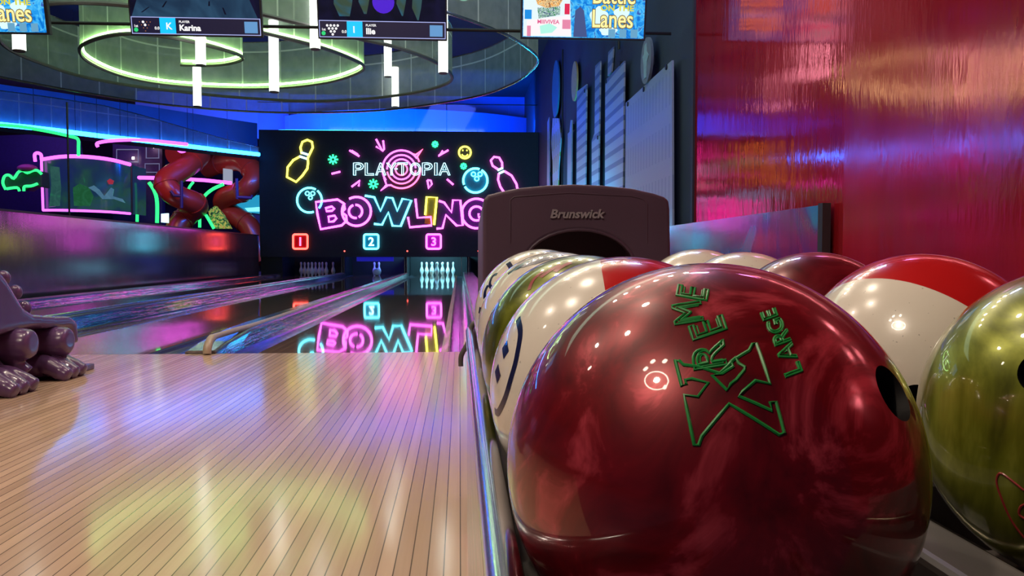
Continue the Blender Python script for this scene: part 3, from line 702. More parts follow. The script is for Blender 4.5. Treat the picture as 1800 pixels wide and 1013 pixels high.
for (u0, u1, bot) in ((.14, .27, .17), (.33, .40, .19), (.62, .68, .18), (.74, .80, .15)):
    poly('pin_picture', [(u0 + .03, bot), (u1 - .02, bot), (u1, bot + .09), (u1 + .02, .40), (u0, .40), (u0 - .01, bot + .09)], screen_mat('screen_pin_%d' % int(u0 * 100), [(.4, (.05, .09, .06)), (.6, (.02, .16, .30))], 2, .8), .0018)
poly('ball_picture', [(.51 + .085 * math.cos(a), .28 + .085 * math.sin(a)) for a in [k * .314 for k in range(20)]], em('vball', (.06, .0, .62), 1), .0020)
scorebar(t, w, quad, poly, text, 'I', 'Ilie', tuple(range(10)))
def battle(t, w, quad, poly, text, off):
    def cloud(u, v, rx, ry): poly('cloud', [(u + rx * math.cos(a) * (1 + .12 * math.sin(5 * a)), v + ry * math.sin(a) * (1 + .12 * math.sin(5 * a))) for a in [k * .2094 for k in range(30)]], em('cloud', (.75, 1, 1), 1), .0022)
    cloud(.62 + off, .17, .07, .08); cloud(.70 + off, .07, .07, .035); cloud(.80 + off, .20, .06, .06)
    dk = em('letter_edge', (.16, .10, .01), 1); ye = em('letter_yellow', (1, .86, .35), 1.1)
    for s_, u, v, sz in (('Battle', .56, .335, .19), ('Lanes', .56, .155, .19)):
        text('title_shadow', s_, u + off, v + .0, sz, dk, .0030, .78, .045); text('title', s_, u + off, v, sz, ye, .0042, .78, .012)
    text('title_small', 'ON THE', .63 + off, .242, .06, em('letter_gold', (.75, .70, .05), 1), .0044, 1.2, .03)
    for u in (.70, .79, .88): quad('paving_block', u + off, .02, u + .055 + off, .085, em('block', (.15, .42, .65), .9), .0026)
t, w, quad, poly, text = tv(915, 1134, 70, 7.72, 'television with a bright blue game advert beside the navy wall')
SUB[0] = quad('picture', .015, .015, .985, .57, SCRN['city'], .0012)
battle(t, w, quad, poly, text, 0)
poly('arch', [(.42, .02), (.53, .02), (.50, .22), (.47, .25), (.43, .22)], em('arch_dark', (.05, .09, .25), 1), .0020)
poly('card', [(.02, .02), (.405, .02), (.37, .57), (.02, .57)], em('card', (.80, .95, .97), 1), .0022)
poly('card_lower', [(.04, .03), (.40, .03), (.385, .185), (.05, .14)], em('card_white', (1, .93, .95), 1.0), .0030)
vs_pts = [(.13, .26), (.20, .235), (.30, .25), (.33, .30), (.30, .38), (.22, .40), (.14, .37), (.11, .31)]
poly('sketch', vs_pts, screen_mat('screen_orange_sketch', [(.4, (.9, .38, .08)), (.5, (.95, .80, .45)), (.6, (.35, .12, .03))], 40, 1), .0032)
poly('sketch', [(.14, .155), (.31, .185), (.31, .25), (.13, .235)], screen_mat('screen_green_sketch', [(.42, (.05, .25, .12)), (.5, (.75, .95, .9)), (.6, (.05, .12, .2))], 45, 1), .0031)
quad('colour_block', .345, .19, .385, .27, em('red_block', (.75, .02, .08), 1), .0034); quad('colour_block', .03, .15, .085, .22, em('blue_block', (.0, .28, .8), 1), .0034)
quad('colour_block', .33, .08, .395, .15, em('pink_block', (.8, .25, .4), 1), .0036); quad('colour_block', .05, .02, .08, .10, em('pink_block', (.8, .25, .4), 1), .0036)
text('small_heading', 'MIIIVIVEA', .13, .130, .042, em('rose', (.75, .08, .25), 1), .0044, 1.0, .02)
poly('splash', [(.16, .04), (.25, .05), (.29, .09), (.23, .12), (.15, .10)], em('mint', (.45, .95, .8), 1), .0040)
t, w, quad, poly, text = tv(-140, 88, 59, 7.55, 'television in the top left corner showing a blue advert with yellow letters')
SUB[0] = quad('picture', .015, .015, .975, .57, SCRN['city'], .0012); battle(t, w, quad, poly, text, -.02)
SUB[0] = None
br = empty('screen_rail', (-1.5, 5.75, 2.2), 'thin black rail carrying the televisions', 'rail')
zr = atY(500, 47, 8.0).z
MB().tube([(-5.4, 8.0, zr), (2.1, 8.0, zr)], .016, 8).build('bar', 'dark_metal', br, True)
for x in (-4.3, -2.0, 1.2): MB().tube([(x, 8.01, zr), (x, 8.01, 5.9)], .018, 8).build('drop_pole', 'dark_metal', br, True)

# ================================================================== RIGHT WALL PLATES
def steel(name, freq, lo, hi, hband):
    t = NT(name); sep = t.n('ShaderNodeSeparateXYZ'); t.link(t.coord(), sep.inputs[0])
    w1 = t.math('GREATER_THAN', t.math('FRACT', t.math('MULTIPLY', sep.outputs[2] if hband else sep.outputs[1], freq)), .62)
    rowm = t.math('GREATER_THAN', t.math('FRACT', t.math('MULTIPLY', sep.outputs[1] if hband else sep.outputs[2], 1.9 if not hband else .01)), .35) if not hband else 1.0
    mk = t.math('MULTIPLY', w1, rowm)
    t.set(Base_Color=t.mix(mk, hi, lo), Roughness=.42, Metallic=.35); return t.m
MAT['plate_a'] = steel('plate_printed_slots', 7, (.28, .34, .46), (.36, .42, .52), False)
MAT['plate_b'] = steel('plate_stripes', 5.5, (.16, .20, .34), (.40, .44, .56), True)
def plate(pts, mat, label, bolts=(), x=2.12, name='skyline_plate', cat='wall plate', grp='cut-out plates on the navy wall'):
    t = empty(name, atX(*pts[0], x), label, cat, grp)
    MB().prism([atX(a, b, x) for a, b in pts], (.02, 0, 0)).build('plate', mat, t)
    q0 = atX(*pts[0], x); q1 = atX(*pts[len(pts) // 2], x)
    for (a, b) in bolts:
        p = atX(a, b, x); MB().lathe([(-.012, .030), (.06, .030)], p, 12, 'X').build('bolt', 'dark_metal', t, True)
    p = (q0 + q1) / 2; MB().box((x + .02, p.y - .05, p.z - .05), (2.197, p.y + .05, p.z + .05)).build('standoff', 'dark_metal', t)
    return t
plate([(1100, 181), (1181, 106), (1182, 400), (1098, 408)], 'plate_a', 'largest pale plate with slanted top, nearest to the red foil wall', [(1172, 118), (1132, 157), (1104, 183)])
plate([(1064, 141), (1097, 107), (1094, 400), (1063, 400)], 'plate_b', 'tall striped plate with slanted top, second from the right', [(1090, 112), (1066, 143)])
plate([(1069, 92), (1078, 82), (1075, 126), (1068, 134)], 'plate_b', 'small striped tower piece above the second plate', x=2.17)
plate([(1046, 116), (1055, 107), (1053, 235), (1051, 400), (1040, 400), (1040, 248), (1045, 234)], 'plate_b', 'narrow stepped tower plate, third from the right', [(1051, 242)])
plate([(1014, 161), (1031, 148), (1028, 400), (1013, 400)], 'plate_b', 'plain striped tower plate behind the yellow disc', [(1028, 160)])
plate([(998, 235), (1001, 232), (1003, 211), (1005, 211), (1004, 400), (996, 400)], 'plate_a', 'very narrow low plate with a spire, fifth from the right')
plate([(971, 208), (982, 208), (986, 242), (982, 295), (979, 400), (972, 400), (971, 285), (969, 250)], steel('plate_wavy', 3, (.35, .40, .12), (.45, .50, .62), False), 'wavy cut-out plate below the blue disc, nearest to the black board')
plate([(962, 215), (965, 206), (966, 400), (961, 400)], 'plate_a', 'thin upright strip at the far end of the navy wall')
def disc(px, py, ry, mat, label, X=2.12, img=None):
    c = atX(px, py, X); R = ry * c.y / FPX
    t = empty('wall_disc', c, label, 'wall disc', 'round discs on the navy wall')
    MB().lathe([(0, R), (.03, R)], c, 40, 'X').build('disc', mat, t, True)
    MB().box((X + .03, c.y - .04, c.z - .04), (2.197, c.y + .04, c.z + .04)).build('standoff', 'dark_metal', t)
    return t, c, R
disc(976, 157, 49, plain('disc_blue', (.03, .20, .40), .5), 'tall-looking blue disc farthest along the navy wall')
disc(1009, 143, 34, plain('disc_yellow', (.62, .42, .20), .5), 'yellowish disc between the blue disc and the striped plates')
t, c, R = disc(1135, 107, 40, plain('disc_grey', (.20, .22, .26), .5), 'grey disc with a pale figure above the largest plate', 2.10)
MB().prism([(2.094, c.y + a * R, c.z + b * R) for a, b in ((-.2, -.75), (.25, -.75), (.3, -.1), (.55, .3), (.25, .35), (.2, .7), (-.15, .75), (-.25, .35), (-.6, .1), (-.3, -.1))], (.006, 0, 0)).build('figure', plain('figure_pale', (.35, .50, .52), .5), t)
for px in (989, 1088):
    a = atX(px, 87, 2.15); tag(MB().tube([a, (2.15, a.y, 5.8)] if px == 1088 else [a, (2.15, a.y, .9)], .018, 8).build('cable_conduit', 'dark_metal', None, True), 'thin dark conduit %s' % ('rising above the second plate' if px == 1088 else 'between the blue and yellow discs'), 'conduit')

# ================================================================== PLAY AREA AT THE LEFT
def P(x, y, Y): return atY(x, y, Y)
def poly_y(pts, Y, d=.05): return MB().prism([P(a, b, Y) for a, b in pts], (0, d, 0))
def ntube(pts, Y, mat, label, r=.045, k=4, name='neon_tube', grp='neon outlines in the play area', hang=False):
    o = MB().tube(smooth_path([P(a, b, Y) for a, b in pts], k) if k else [P(a, b, Y) for a, b in pts], r, 8).build(name, mat, None, True)
    if hang:
        for q in (pts[1], pts[len(pts) // 2], pts[-1]): p = P(*q, Y); MB().tube([p, (p.x, p.y, 5.9)], .005, 5).build('hanger', 'dark_metal', o)
    return tag(o, label, 'neon tube', grp)
# curved display tank
tk = empty('display_tank', P(153, 330, 26), 'curved dark teal display tank framed by magenta neon', 'display tank')
top = smooth_path([P(75, 281, 26.4), P(110, 276, 26.0), P(150, 276, 25.8), P(195, 281, 26.0), P(231, 290, 26.5)], 5)
bot = smooth_path([P(78, 370, 26.4), P(112, 370, 26.0), P(150, 371, 25.8), P(195, 373, 26.0), P(231, 376, 26.5)], 5)
n = len(top); m = MB(); m.add(top + bot, [(n + i, n + i + 1, i + 1, i) for i in range(n - 1)]); back = [p + Vector((0, 1.2, 0)) for p in top + bot]; m.add(back, [(i, i + 1, n + i + 1, n + i) for i in range(n - 1)])
o4 = 2 * n; m.f += [(i, i + 1, o4 + i + 1, o4 + i) for i in range(n - 1)] + [(n + i + 1, n + i, o4 + n + i, o4 + n + i + 1) for i in range(n - 1)]
m.build('tank_front', screen_mat('tank_teal_picture', [(.35, (.008, .02, .11)), (.5, (.010, .04, .08)), (.58, (.015, .075, .06)), (.7, (.02, .06, .14))], .9, .75, .4), tk, True)
for nm, path in (('top_neon', top), ('bottom_neon', bot), ('side_neon', [top[0], bot[0]])):
    MB().tube([p + Vector((0, -.08, 0)) for p in path], .038 if nm != 'top_neon' else .055, 8).build(nm, 'magenta_far', tk, True)
MB().tube([P(231, 290, 26.5), P(232, 376, 26.5)], .03, 8).build('side_post', 'dark_metal', tk, True)
def shape(pts, mat, nm): MB().prism([P(a, b, 25.68) for a, b in pts], (0, .02, 0)).build(nm, mat, tk)
shape([(155, 330), (165, 326), (175, 334), (183, 345), (195, 330), (200, 333), (198, 345), (215, 350), (220, 357), (200, 350), (180, 350), (168, 338)], screen_mat('fish_tint', [(.4, (.06, .16, .26)), (.6, (.08, .2, .3))], 3, .9), 'fish_picture')
shape([(88, 292), (104, 294), (107, 330), (105, 362), (86, 364), (90, 325)], screen_mat('weed_tint', [(.4, (.02, .09, .08)), (.6, (.03, .12, .10))], 3, .8), 'weed_picture')
shape([(128, 330), (140, 323), (156, 330), (164, 345), (158, 362), (130, 362)], screen_mat('rock_tint', [(.4, (.01, .09, .03)), (.6, (.015, .12, .05))], 3, .9), 'rock_picture')
shape([(188, 318), (193, 314), (200, 318), (198, 324), (191, 324)], em('red_spot', (.30, .02, .03), 1), 'fruit_picture')
tag(poly_y([(-40, 380), (-40, 240), (60, 236), (135, 246), (139, 275), (77, 282), (77, 380)], 27.4, .3).build('painted_wall_panel', plain('panel_deep_blue', (.02, .015, .10), .5)), 'deep blue painted panel behind the crocodile at the far left', 'wall panel')
ntube([(-20, 219), (30, 222), (85, 231), (125, 240), (137, 245), (138, 258), (138, 274)], 15.8, 'green_far', 'green neon line bending down beside the tank at the upper left', .03, 3)
ntube([(62, 284), (61, 272), (66, 269), (72, 272), (73, 279)], 26.2, 'magenta_far', 'small magenta neon hook at the top left corner of the tank', .05)
ntube([(172, 258), (171, 252), (190, 248), (225, 246), (260, 247), (330, 254)], 17.4, 'magenta_far', 'long magenta neon line under the cyan band, above the tank', .035, hang=True)
ntube([(229, 312), (274, 313)], 27.5, 'magenta_far', 'short magenta neon line between tank and left slide', .06, 0)
ntube([(325, 315), (360, 317), (407, 322)], 28.5, 'magenta_far', 'magenta neon line behind the two slides', .06, 0)
ntube([(230, 343), (237, 353), (241, 365), (241, 390)], 27.5, 'green_far', 'green neon stem right beside the tank', .05)
ntube([(262, 321), (271, 335), (276, 355), (276, 392)], 27.3, 'green_far', 'green neon palm stem left of the left slide', .06)
ntube([(247, 350), (243, 362), (243, 372)], 27.6, 'green_far', 'thin green neon leaf between the two stems', .03)
ntube([(340, 320), (333, 329), (332, 337), (345, 345)], 28.2, 'green_far', 'green neon curl between the slides, on the left', .045)
ntube([(393, 324), (375, 332), (362, 342), (355, 352)], 28.0, 'green_far', 'green neon frond between the slides, on the right', .055)
ntube([(350, 365), (351, 385), (351, 400)], 28.0, 'green_far', 'short green neon post below the slides', .05)
ntube([(362, 378), (368, 388), (376, 402)], 27.5, 'green_far', 'green neon strip beside the speckled climbing net', .05)
cr = empty('crocodile_figure', P(38, 318, 24.6), 'dark green crocodile head figure outlined in green neon', 'figure')
MB().prism([P(a, b, 24.6) for a, b in ((6, 315), (15, 305), (30, 309), (42, 299), (60, 302), (72, 300), (74, 330), (60, 326), (44, 336), (36, 329), (12, 333), (5, 325))], (0, .5, 0)).build('head', 'dark_green', cr, bevel=.05)
MB().tube(smooth_path([P(a, b, 24.5) for a, b in ((10, 333), (5, 322), (8, 310), (16, 308), (24, 314), (32, 303), (40, 300), (48, 304), (58, 300), (66, 300), (73, 306))], 3), .04, 8).build('neon_outline', 'green_far', cr, True)
MB().tube(smooth_path([P(a, b, 24.5) for a, b in ((12, 332), (30, 330), (34, 336))], 3), .04, 8).build('neon_outline', 'green_far', cr, True)
MB().tube(smooth_path([P(a, b, 24.5) for a, b in ((42, 336), (43, 328), (55, 327), (66, 323))], 3), .04, 8).build('neon_outline', 'green_far', cr, True)
MB().ellipsoid(P(48, 296, 24.55), (.28, .2, .12), 16, 10).build('eye', plain('eye_pink', (.35, .06, .16), .5), cr, True)
fc = empty('toy_facade', P(240, 290, 29), 'dark purple toy house facade with outlined windows behind the slides', 'facade')
MB().prism([P(a, b, 29.0) for a, b in ((198, 250), (285, 256), (285, 477), (200, 477))], (0, .3, 0)).build('wall', 'dark_violet', fc)
for (a, b, c_, d) in ((205, 263, 243, 285), (257, 255, 279, 278), (255, 288, 280, 303)):
    MB().tube([P(a, b, 28.9), P(c_, b, 28.9), P(c_, d, 28.9), P(a, d, 28.9)], .022, 6, True).build('window_outline', glow('facade_line', (.25, .25, .5), .5), fc)
for (x, y) in ((234, 278), (236, 301), (270, 258)): MB().ellipsoid(P(x, y, 28.8), (.05, .04, .05), 10, 6).build('lamp', 'lamp_warm', fc, True)
# slides
def slide(pts, label, posts):
    path = smooth_path([P(a, b, Y) for a, b, Y in pts], 8)
    t = empty('tube_slide', P(*pts[len(pts) // 2]), label, 'slide', 'red spiral tube slides')
    MB().tube(path, .36, 20).build('tube', 'slide', t, True)
    for i in range(8, len(path) - 1, 13):
        d = (path[i + 1] - path[i]).normalized(); MB().tube([path[i] - d * .03, path[i] + d * .03], .385, 20).build('flange', 'slide', t, True)
    for pt in posts:
        MB().tube([P(*q) for q in pt], .05, 8).build('support_post', 'dark_violet', t, True)
slide([(304, 272, 27.8), (326, 268, 28.2), (350, 272, 28), (326, 294, 27.2), (292, 318, 26.6), (306, 342, 26.6), (346, 360, 27.2), (330, 378, 27.6), (312, 400, 27.4), (292, 460, 27.0)], 'left red spiral tube slide with dark support post', [[(319, 318, 26.1), (319, 366, 26.1)], [(300, 336, 26.1), (306, 344, 26.1), (319, 345, 26.1)]])
slide([(364, 296, 30.2), (388, 287, 29.8), (424, 284, 29.2), (447, 308, 28.7), (433, 333, 28.6), (396, 348, 29.2), (397, 368, 29.6), (420, 384, 29.2), (440, 402, 29.0), (462, 462, 28.8)], 'right red spiral tube slide beside the black board', [[(416, 314, 26.1), (417, 350, 26.1)], [(417, 347, 26.1), (442, 348, 26.1), (443, 343, 26.1)]])
ntube([(316, 258), (312, 262), (318, 267), (326, 265), (322, 259)], 26.6, 'magenta_far', 'magenta neon curl over the left slide', .04)
ntube([(366, 262), (370, 268), (376, 264)], 26.6, 'magenta_far', 'magenta neon curl over the right slide', .04)
t = NT('speckled_net'); c_ = t.ramp(t.noise(t.coord(), 9, 3, .8), [(.40, (.01, .02, .01)), (.5, (.10, .30, .03)), (.56, (.65, .55, .06)), (.66, (.4, .07, .02))])
t.set(Base_Color=c_, Roughness=.5, Emission_Color=c_, Emission_Strength=.5)
tag(poly_y([(366, 370), (378, 362), (392, 378), (405, 402), (378, 402), (370, 392)], 27.8, .25).build('climbing_net', t.m), 'speckled yellow and green climbing net between the slides', 'climbing net')
cb = empty('light_box', P(439, 360, 29.5), 'cyan lit box behind the right slide', 'light box')
MB().prism([P(a, b, 29.6) for a, b in ((416, 345), (457, 343), (457, 376), (425, 372), (416, 360))], (0, .3, 0)).build('panel', glow('cyan_panel', (.02, .35, .6), .9), cb); MB().prism([P(a, b, 29.7) for a, b in ((425, 372), (457, 376), (457, 475), (425, 475))], (0, .2, 0)).build('stand', 'dark_violet', cb); MB().prism([P(a, b, 29.5) for a, b in ((430, 366), (457, 364), (457, 372), (436, 372))], (0, .05, 0)).build('bright_band', glow('cyan_band', (.2, .9, 1), 1.5), cb)
tag(poly_y([(283, 376), (295, 375), (295, 392), (283, 391)], 26.0, .1).build('lamp_box', glow('white_box', (.55, .85, 1), 1.8)), 'small white lamp box at the foot of the left slide', 'lamp')
tag(poly_y([(392, 296), (407, 298), (407, 322), (392, 320)], 29.2, .15).build('lattice_panel', glow('lattice_white', (.35, .4, .5), .8)), 'pale lattice panel seen through the right slide loop', 'panel')
pp = atX(122, 378, -5.53); tp = atX(118, 180, -5.53)
tag(MB().tube([(pp.x, pp.y, 1.11), (pp.x, pp.y, tp.z)], .014, 8).build('thin_post', 'dark_metal', None, True), 'thin black post standing on the left low wall', 'post')

# ================================================================== DINOSAUR BALL RAMP
RX = -1.86
def D(x, y, X=RX): return atX(x, y, X)
dr = empty('ball_ramp', (-2.1, 3.5, 0), 'mauve plastic dinosaur-shaped ball ramp with clawed feet at the left edge', 'ball ramp')
def soft(mb, name, vox=.012, it=6):
    o = mb.build(name, 'mauve', dr, True); r = o.modifiers.new('remesh', 'REMESH'); r.mode = 'VOXEL'; r.voxel_size = vox; r.use_smooth_shade = True
    s_ = o.modifiers.new('smooth', 'SMOOTH'); s_.factor = .6; s_.iterations = it; return o
bd = MB().prism([D(*q) for q in ((-150, 300), (-60, 395), (0, 476), (14, 490), (45, 542), (62, 553), (100, 556), (128, 556), (138, 566), (142, 604), (132, 604), (128, 578), (60, 577), (30, 582), (-150, 640))], (-.55, 0, 0))
bd.prism([D(*q, -1.95) for q in ((-160, 500), (40, 560), (128, 570), (122, 640), (100, 655), (55, 662), (-160, 700))], (-.38, 0, 0))
c1 = D(59, 605, -1.80); c2 = D(124, 600, -1.80)
soft(bd, 'body')
for c_ in (c1, c2):
    lg = MB().lathe([(-.30, .05), (-.27, .066), (-.04, .068), (-.012, .062), (0, .050)], c_, 24, 'X')
    lg.tube([c_ + Vector((-.10, .0, -.03)), c_ + Vector((-.08, .01, -.09)), (c_.x - .05, c_.y + .02, .06)], [.05, .038, .045], 14)
    o = soft(lg, 'leg', .008, 4)
for yy, n_ in ((3.40, 0), (3.84, 1)):
    ft = MB()
    for k in (-1, 0, 1):
        ft.tube(smooth_path([(-2.02, yy + .03, .075), (-1.88, yy + k * .055, .07), (-1.80, yy + k * .072, .035), (-1.765, yy + k * .075, .02)], 4), [.05] * 3 + [.045] * 3 + [.04] * 3 + [.034] * 3 + [.018], 12)
    ft.ellipsoid((-1.93, yy, .06), (.12, .10, .058), 18, 10)
    soft(ft, 'foot', .007, 3)
for q in ((6, 487), (27, 512), (43, 540), (-20, 462), (-50, 425)):
    p = D(q[0], q[1] + 2, -2.02); MB().ellipsoid(p, (.03, .028, .034), 14, 10).build('spine_bump', 'mauve', dr, True)
p = D(91, 605, -1.93); MB().ellipsoid(p, (.03, .014, .014), 12, 8).build('peg', 'mauve', dr, True)
p = D(147, 636, -1.86)
MB().box((-2.2, p.y - .14, .0), (-1.82, p.y + .03, .028)).build('tail_plate', 'mauve', dr, bevel=.006)
MB().ellipsoid((-1.93, p.y - .16, .06), (.06, .06, .07), 14, 10).build('tail', 'mauve', dr, True)

# ================================================================== BALL RETURN
rk = empty('ball_rack', (.28, .9, 0), 'ball return rack with shiny holographic side and curved end bracket under the balls', 'ball rack')
RY0, RY1 = .16, 1.62
MB().prism([(.014, RY0, .0), (.030, RY0, .0), (.030, RY0, .405), (.014, RY0, .405)], (0, RY1 - RY0, 0)).build('side_panel', 'film_side', rk)
MB().tube([(.021, RY0, .412), (.021, RY1, .414)], .010, 10).build('side_rail', 'chrome', rk, True)
for x in (.060, .207, .350, .500):
    MB().tube([(x, RY0 + .02, .357), (x, RY1 + .1, .363)], .010, 12).build('ball_rail', 'gold_metal', rk, True)
MB().prism([(.252, RY0 + .1, .25), (.306, RY0 + .1, .25), (.300, RY0 + .1, .40), (.258, RY0 + .1, .40)], (0, RY1 - RY0, 0)).build('centre_divider', 'grey_plastic', rk, bevel=.006)
MB().box((.548, RY0, .0), (.562, RY1, .41)).build('end_panel', 'grey_plastic', rk)
MB().box((.03, RY0 + .35, .24), (.548, RY1, .26)).build('tray', 'grey_plastic', rk)
for y in (.55, 1.1, 1.55): MB().box((.03, y - .02, .335), (.548, y + .02, .347)).build('cross_bar', 'grey_plastic', rk)
MB().box((.08, .62, 0), (.50, 1.56, .24)).build('plinth', 'dark_metal', rk)
MB().tube(smooth_path([atY(810, 644, 1.6), atY(811, 625, 1.6), atY(822, 604, 1.6), atY(827, 580, 1.6), atY(834, 568, 1.6), atY(841, 572, 1.6), atY(844, 592, 1.6)], 5), .0052, 10).build('end_bracket', 'grey_plastic', rk, True)
# hood
HY = 1.70
hd = empty('ball_return_hood', (.26, HY, .3), 'plum-grey plastic ball return hood with arched opening and raised name', 'ball return')
def H(x, y, dy=0): v = atY(x, y, HY); v.y += dy; return v
topc = [(857, 343), (880, 337), (910, 331), (960, 326), (1010, 324), (1060, 326), (1110, 331), (1150, 340), (1168, 346)]
outer = [(849, 640), (849, 365), (851, 350)] + topc + [(1176, 352), (1178, 368), (1182, 640)]
arch = [(1120, 640), (1120, 470)] + [(1018 + 98 * math.cos(a), 470 - 66 * math.sin(a)) for a in [math.pi * k / 16 for k in range(1, 16)]] + [(916, 470), (916, 640)]
loop = outer + arch
m = MB().prism([H(*q) for q in loop], (0, .045, 0)); m.build('front_shell', 'hood', hd, bevel=.007)
tp_ = [H(*q, .045) for q in [(849, 365), (851, 350)] + topc + [(1176, 352), (1178, 368)]]
lw = [H(849, 640, .045)] + tp_ + [H(1182, 640, .045)]
m = MB(); n = len(lw); off = Vector((0, .42, -.03)); ins = Vector((0, 0, -.010))
m.add(lw + [p + off for p in lw], [(i, i + 1, n + i + 1, n + i) for i in range(n - 1)]); m.add([p + ins for p in lw] + [p + off + ins for p in lw], [(n + i, n + i + 1, i + 1, i) for i in range(n - 1)])
m.add([p + off for p in lw], [tuple(range(n))]); m.build('back_shell', 'hood', hd, True)
MB().tube([H(*q, -.001) for q in arch], .0035, 8).build('arch_rim', 'hood', hd, True)
rr = [(897, 428), (897, 352), (904, 346), (1000, 339), (1110, 345), (1130, 350), (1137, 358), (1137, 428)]
MB().tube([H(*q, -.0005) for q in rr], .0012, 6).build('panel_line', 'hood', hd, True)
vs, fs = text_solid('Brunswick', .02, .25, .028); xs = [p.x for p in vs]; ys = [p.y for p in vs]
x0, x1, y0, y1 = min(xs), max(xs), min(ys), max(ys)
MB().add([H(967 + (p.x - x0) / (x1 - x0) * 96, 384 - (p.y - y0) / (y1 - y0) * 16) + Vector((0, -.002 - p.z * .1, 0)) for p in vs], fs).build('lettering', 'hood_text', hd)['label'] = 'raised pale lettering'

# ================================================================== BALLS
RB = .108
def hit(c, px, py):
    d = ray(px, py); oc = EYE - c; b = oc.dot(d); q = oc.dot(oc) - RB * RB; disc_ = b * b - q
    t_ = -b - math.sqrt(disc_) if disc_ > 0 else -b
    return (EYE + d * t_ - c).normalized()
def ball(c, mat, label, holes=(), grp='bowling balls on the rack'):
    c = Vector(c)
    mb = MB().ellipsoid((0, 0, 0), (RB, RB, RB), 96, 64); mb.v = [v.normalized() * RB for v in mb.v]
    o = mb.build('bowling_ball', mat, None, True, True); o.location = c; WORLD[o.name] = c
    tag(o, label, 'bowling ball', grp)
    if holes:
        cut = MB()
        for n_, r_ in holes:
            n_ = Vector(n_).normalized()
            cut.tube([n_ * (RB - .055), n_ * (RB + .01)], r_, 32)
        k = cut.build('cutter', 'hole', None, False, True); k.location = c
        bo = o.modifiers.new('holes', 'BOOLEAN'); bo.object = k; bo.operation = 'DIFFERENCE'; bo.solver = 'EXACT'
        bpy.context.view_layer.update(); dg = bpy.context.evaluated_depsgraph_get()
        me = bpy.data.meshes.new_from_object(o.evaluated_get(dg)); o.modifiers.clear(); o.data = me
        me.materials.clear(); me.materials.append(MAT[mat] if isinstance(mat, str) else mat); me.materials.append(MAT['hole'])
        for p in me.polygons: p.material_index = 1 if p.center.length < RB * .985 else 0
        me.shade_smooth()
        try: me.set_sharp_from_angle(angle=math.radians(35))
        except Exception: pass
        bpy.data.objects.remove(k)
    return o, c
def marks(o, c, strokes, mat, name, r=.0007, closed=False, k=0, local=None):
    m = MB()
    for st in strokes:
        pts = [hit(c, *q) for q in st]
        if k: pts = [p.normalized() for p in smooth_path(pts, k, closed)]
        dense = []
        for i in range(len(pts)):
            a = pts[i]; b = pts[(i + 1) % len(pts)]
            if i == len(pts) - 1 and not closed: dense.append(a); break
            s_ = max(1, int((b - a).length / .05))
            for j in range(s_): dense.append((a + (b - a) * j / s_).normalized())
        m.tube([p * (RB + .0001) for p in dense], r, 6, closed)
    return m.build(name, mat, o, True, True)
def band(o, c, st, widths, mat, name, k=4):
    pts = [p.normalized() for p in smooth_path([hit(c, *q) for q in st], k)]; m = MB(); vs = []; n = len(pts)
    ws = widths if isinstance(widths, list) else [widths] * n
    if len(ws) != n: ws = [ws[min(len(ws) - 1, int(i * len(ws) / n))] for i in range(n)]
    for i, p in enumerate(pts):
        tg = (pts[min(i + 1, n - 1)] - pts[max(i - 1, 0)]).normalized(); sd = p.cross(tg).normalized()
        for s_ in (-1, -.33, .33, 1): vs.append((p * RB + sd * ws[i] * s_).normalized() * (RB + .0003))
    m.add(vs, [(4 * i + j, 4 * i + j + 1, 4 * i + 5 + j, 4 * i + 4 + j) for i in range(n - 1) for j in range(3)])
    return m.build(name, mat, o, True, True)
def glyph(o, c, ch, px, py, size, d, mat, name, r=.0007, sx=1.0):
    dl = math.hypot(*d); d = (d[0] / dl, d[1] / dl); up = (d[1], -d[0]); m = MB()
    for lp in text_loops(ch):
        pts = []
        for i in range(len(lp)):
            a = lp[i]; b = lp[(i + 1) % len(lp)]; s_ = max(1, int((b - a).length / .15))
            for j in range(s_):
                q = a + (b - a) * j / s_
                pts.append(hit(c, px + (q.x * d[0] * sx + q.y * up[0]) * size, py + (q.x * d[1] * sx + q.y * up[1]) * size) * (RB + .0001))
        m.tube(pts, r, 6, True)
    return m.build(name, mat, o, True, True)
C1 = Vector((.133, .424, .4549))
MAT['green_print'] = plain('green_print', (.01, .26, .05), .4)
o, c = ball(C1, 'ball_red', 'large pearly red ball in front with green XL lettering', [(hit(C1, 1573, 690), .0135), (hit(C1, 1612, 590) + Vector((.5, .3, 0)), .0125)])
G = lambda u, v: (880 + u / 1.7987, 450 + v / 1.7987)
X_ = [(552, 330), (573, 412), (588, 406), (584, 393), (604, 389), (656, 402), (624, 446), (580, 440), (612, 598), (626, 598), (636, 570), (722, 468), (880, 566), (896, 560), (870, 462), (851, 464), (857, 490), (752, 444), (765, 430), (805, 395), (851, 405), (808, 277), (796, 280), (785, 300), (735, 330), (716, 350), (692, 372), (620, 350), (578, 345), (565, 332)]
marks(o, c, [[G(*q) for q in X_]], 'green_print', 'letter', .0008, True)
marks(o, c, [[G(*q) for q in ((668, 378), (715, 425), (728, 405), (745, 392), (770, 362), (772, 352), (752, 340), (742, 322), (728, 335), (735, 350), (700, 372))]], 'green_print', 'letter', .0008, True)
for ch, (u, v), s_, d, sx in (('R', (665, 318), 84, (-.16, -1), 1.0), ('E', (662, 228), 90, (-.34, -1), .72), ('M', (597, 180), 74, (-.16, -1), .72), ('E', (612, 120), 78, (.18, -1), .62)):
    glyph(o, c, ch, *G(u, v), s_, d, 'green_print', 'letter', .0007, sx); glyph(o, c, ch, *G(u, v), s_ * .78, d, 'green_print', 'letter', .0004, sx)
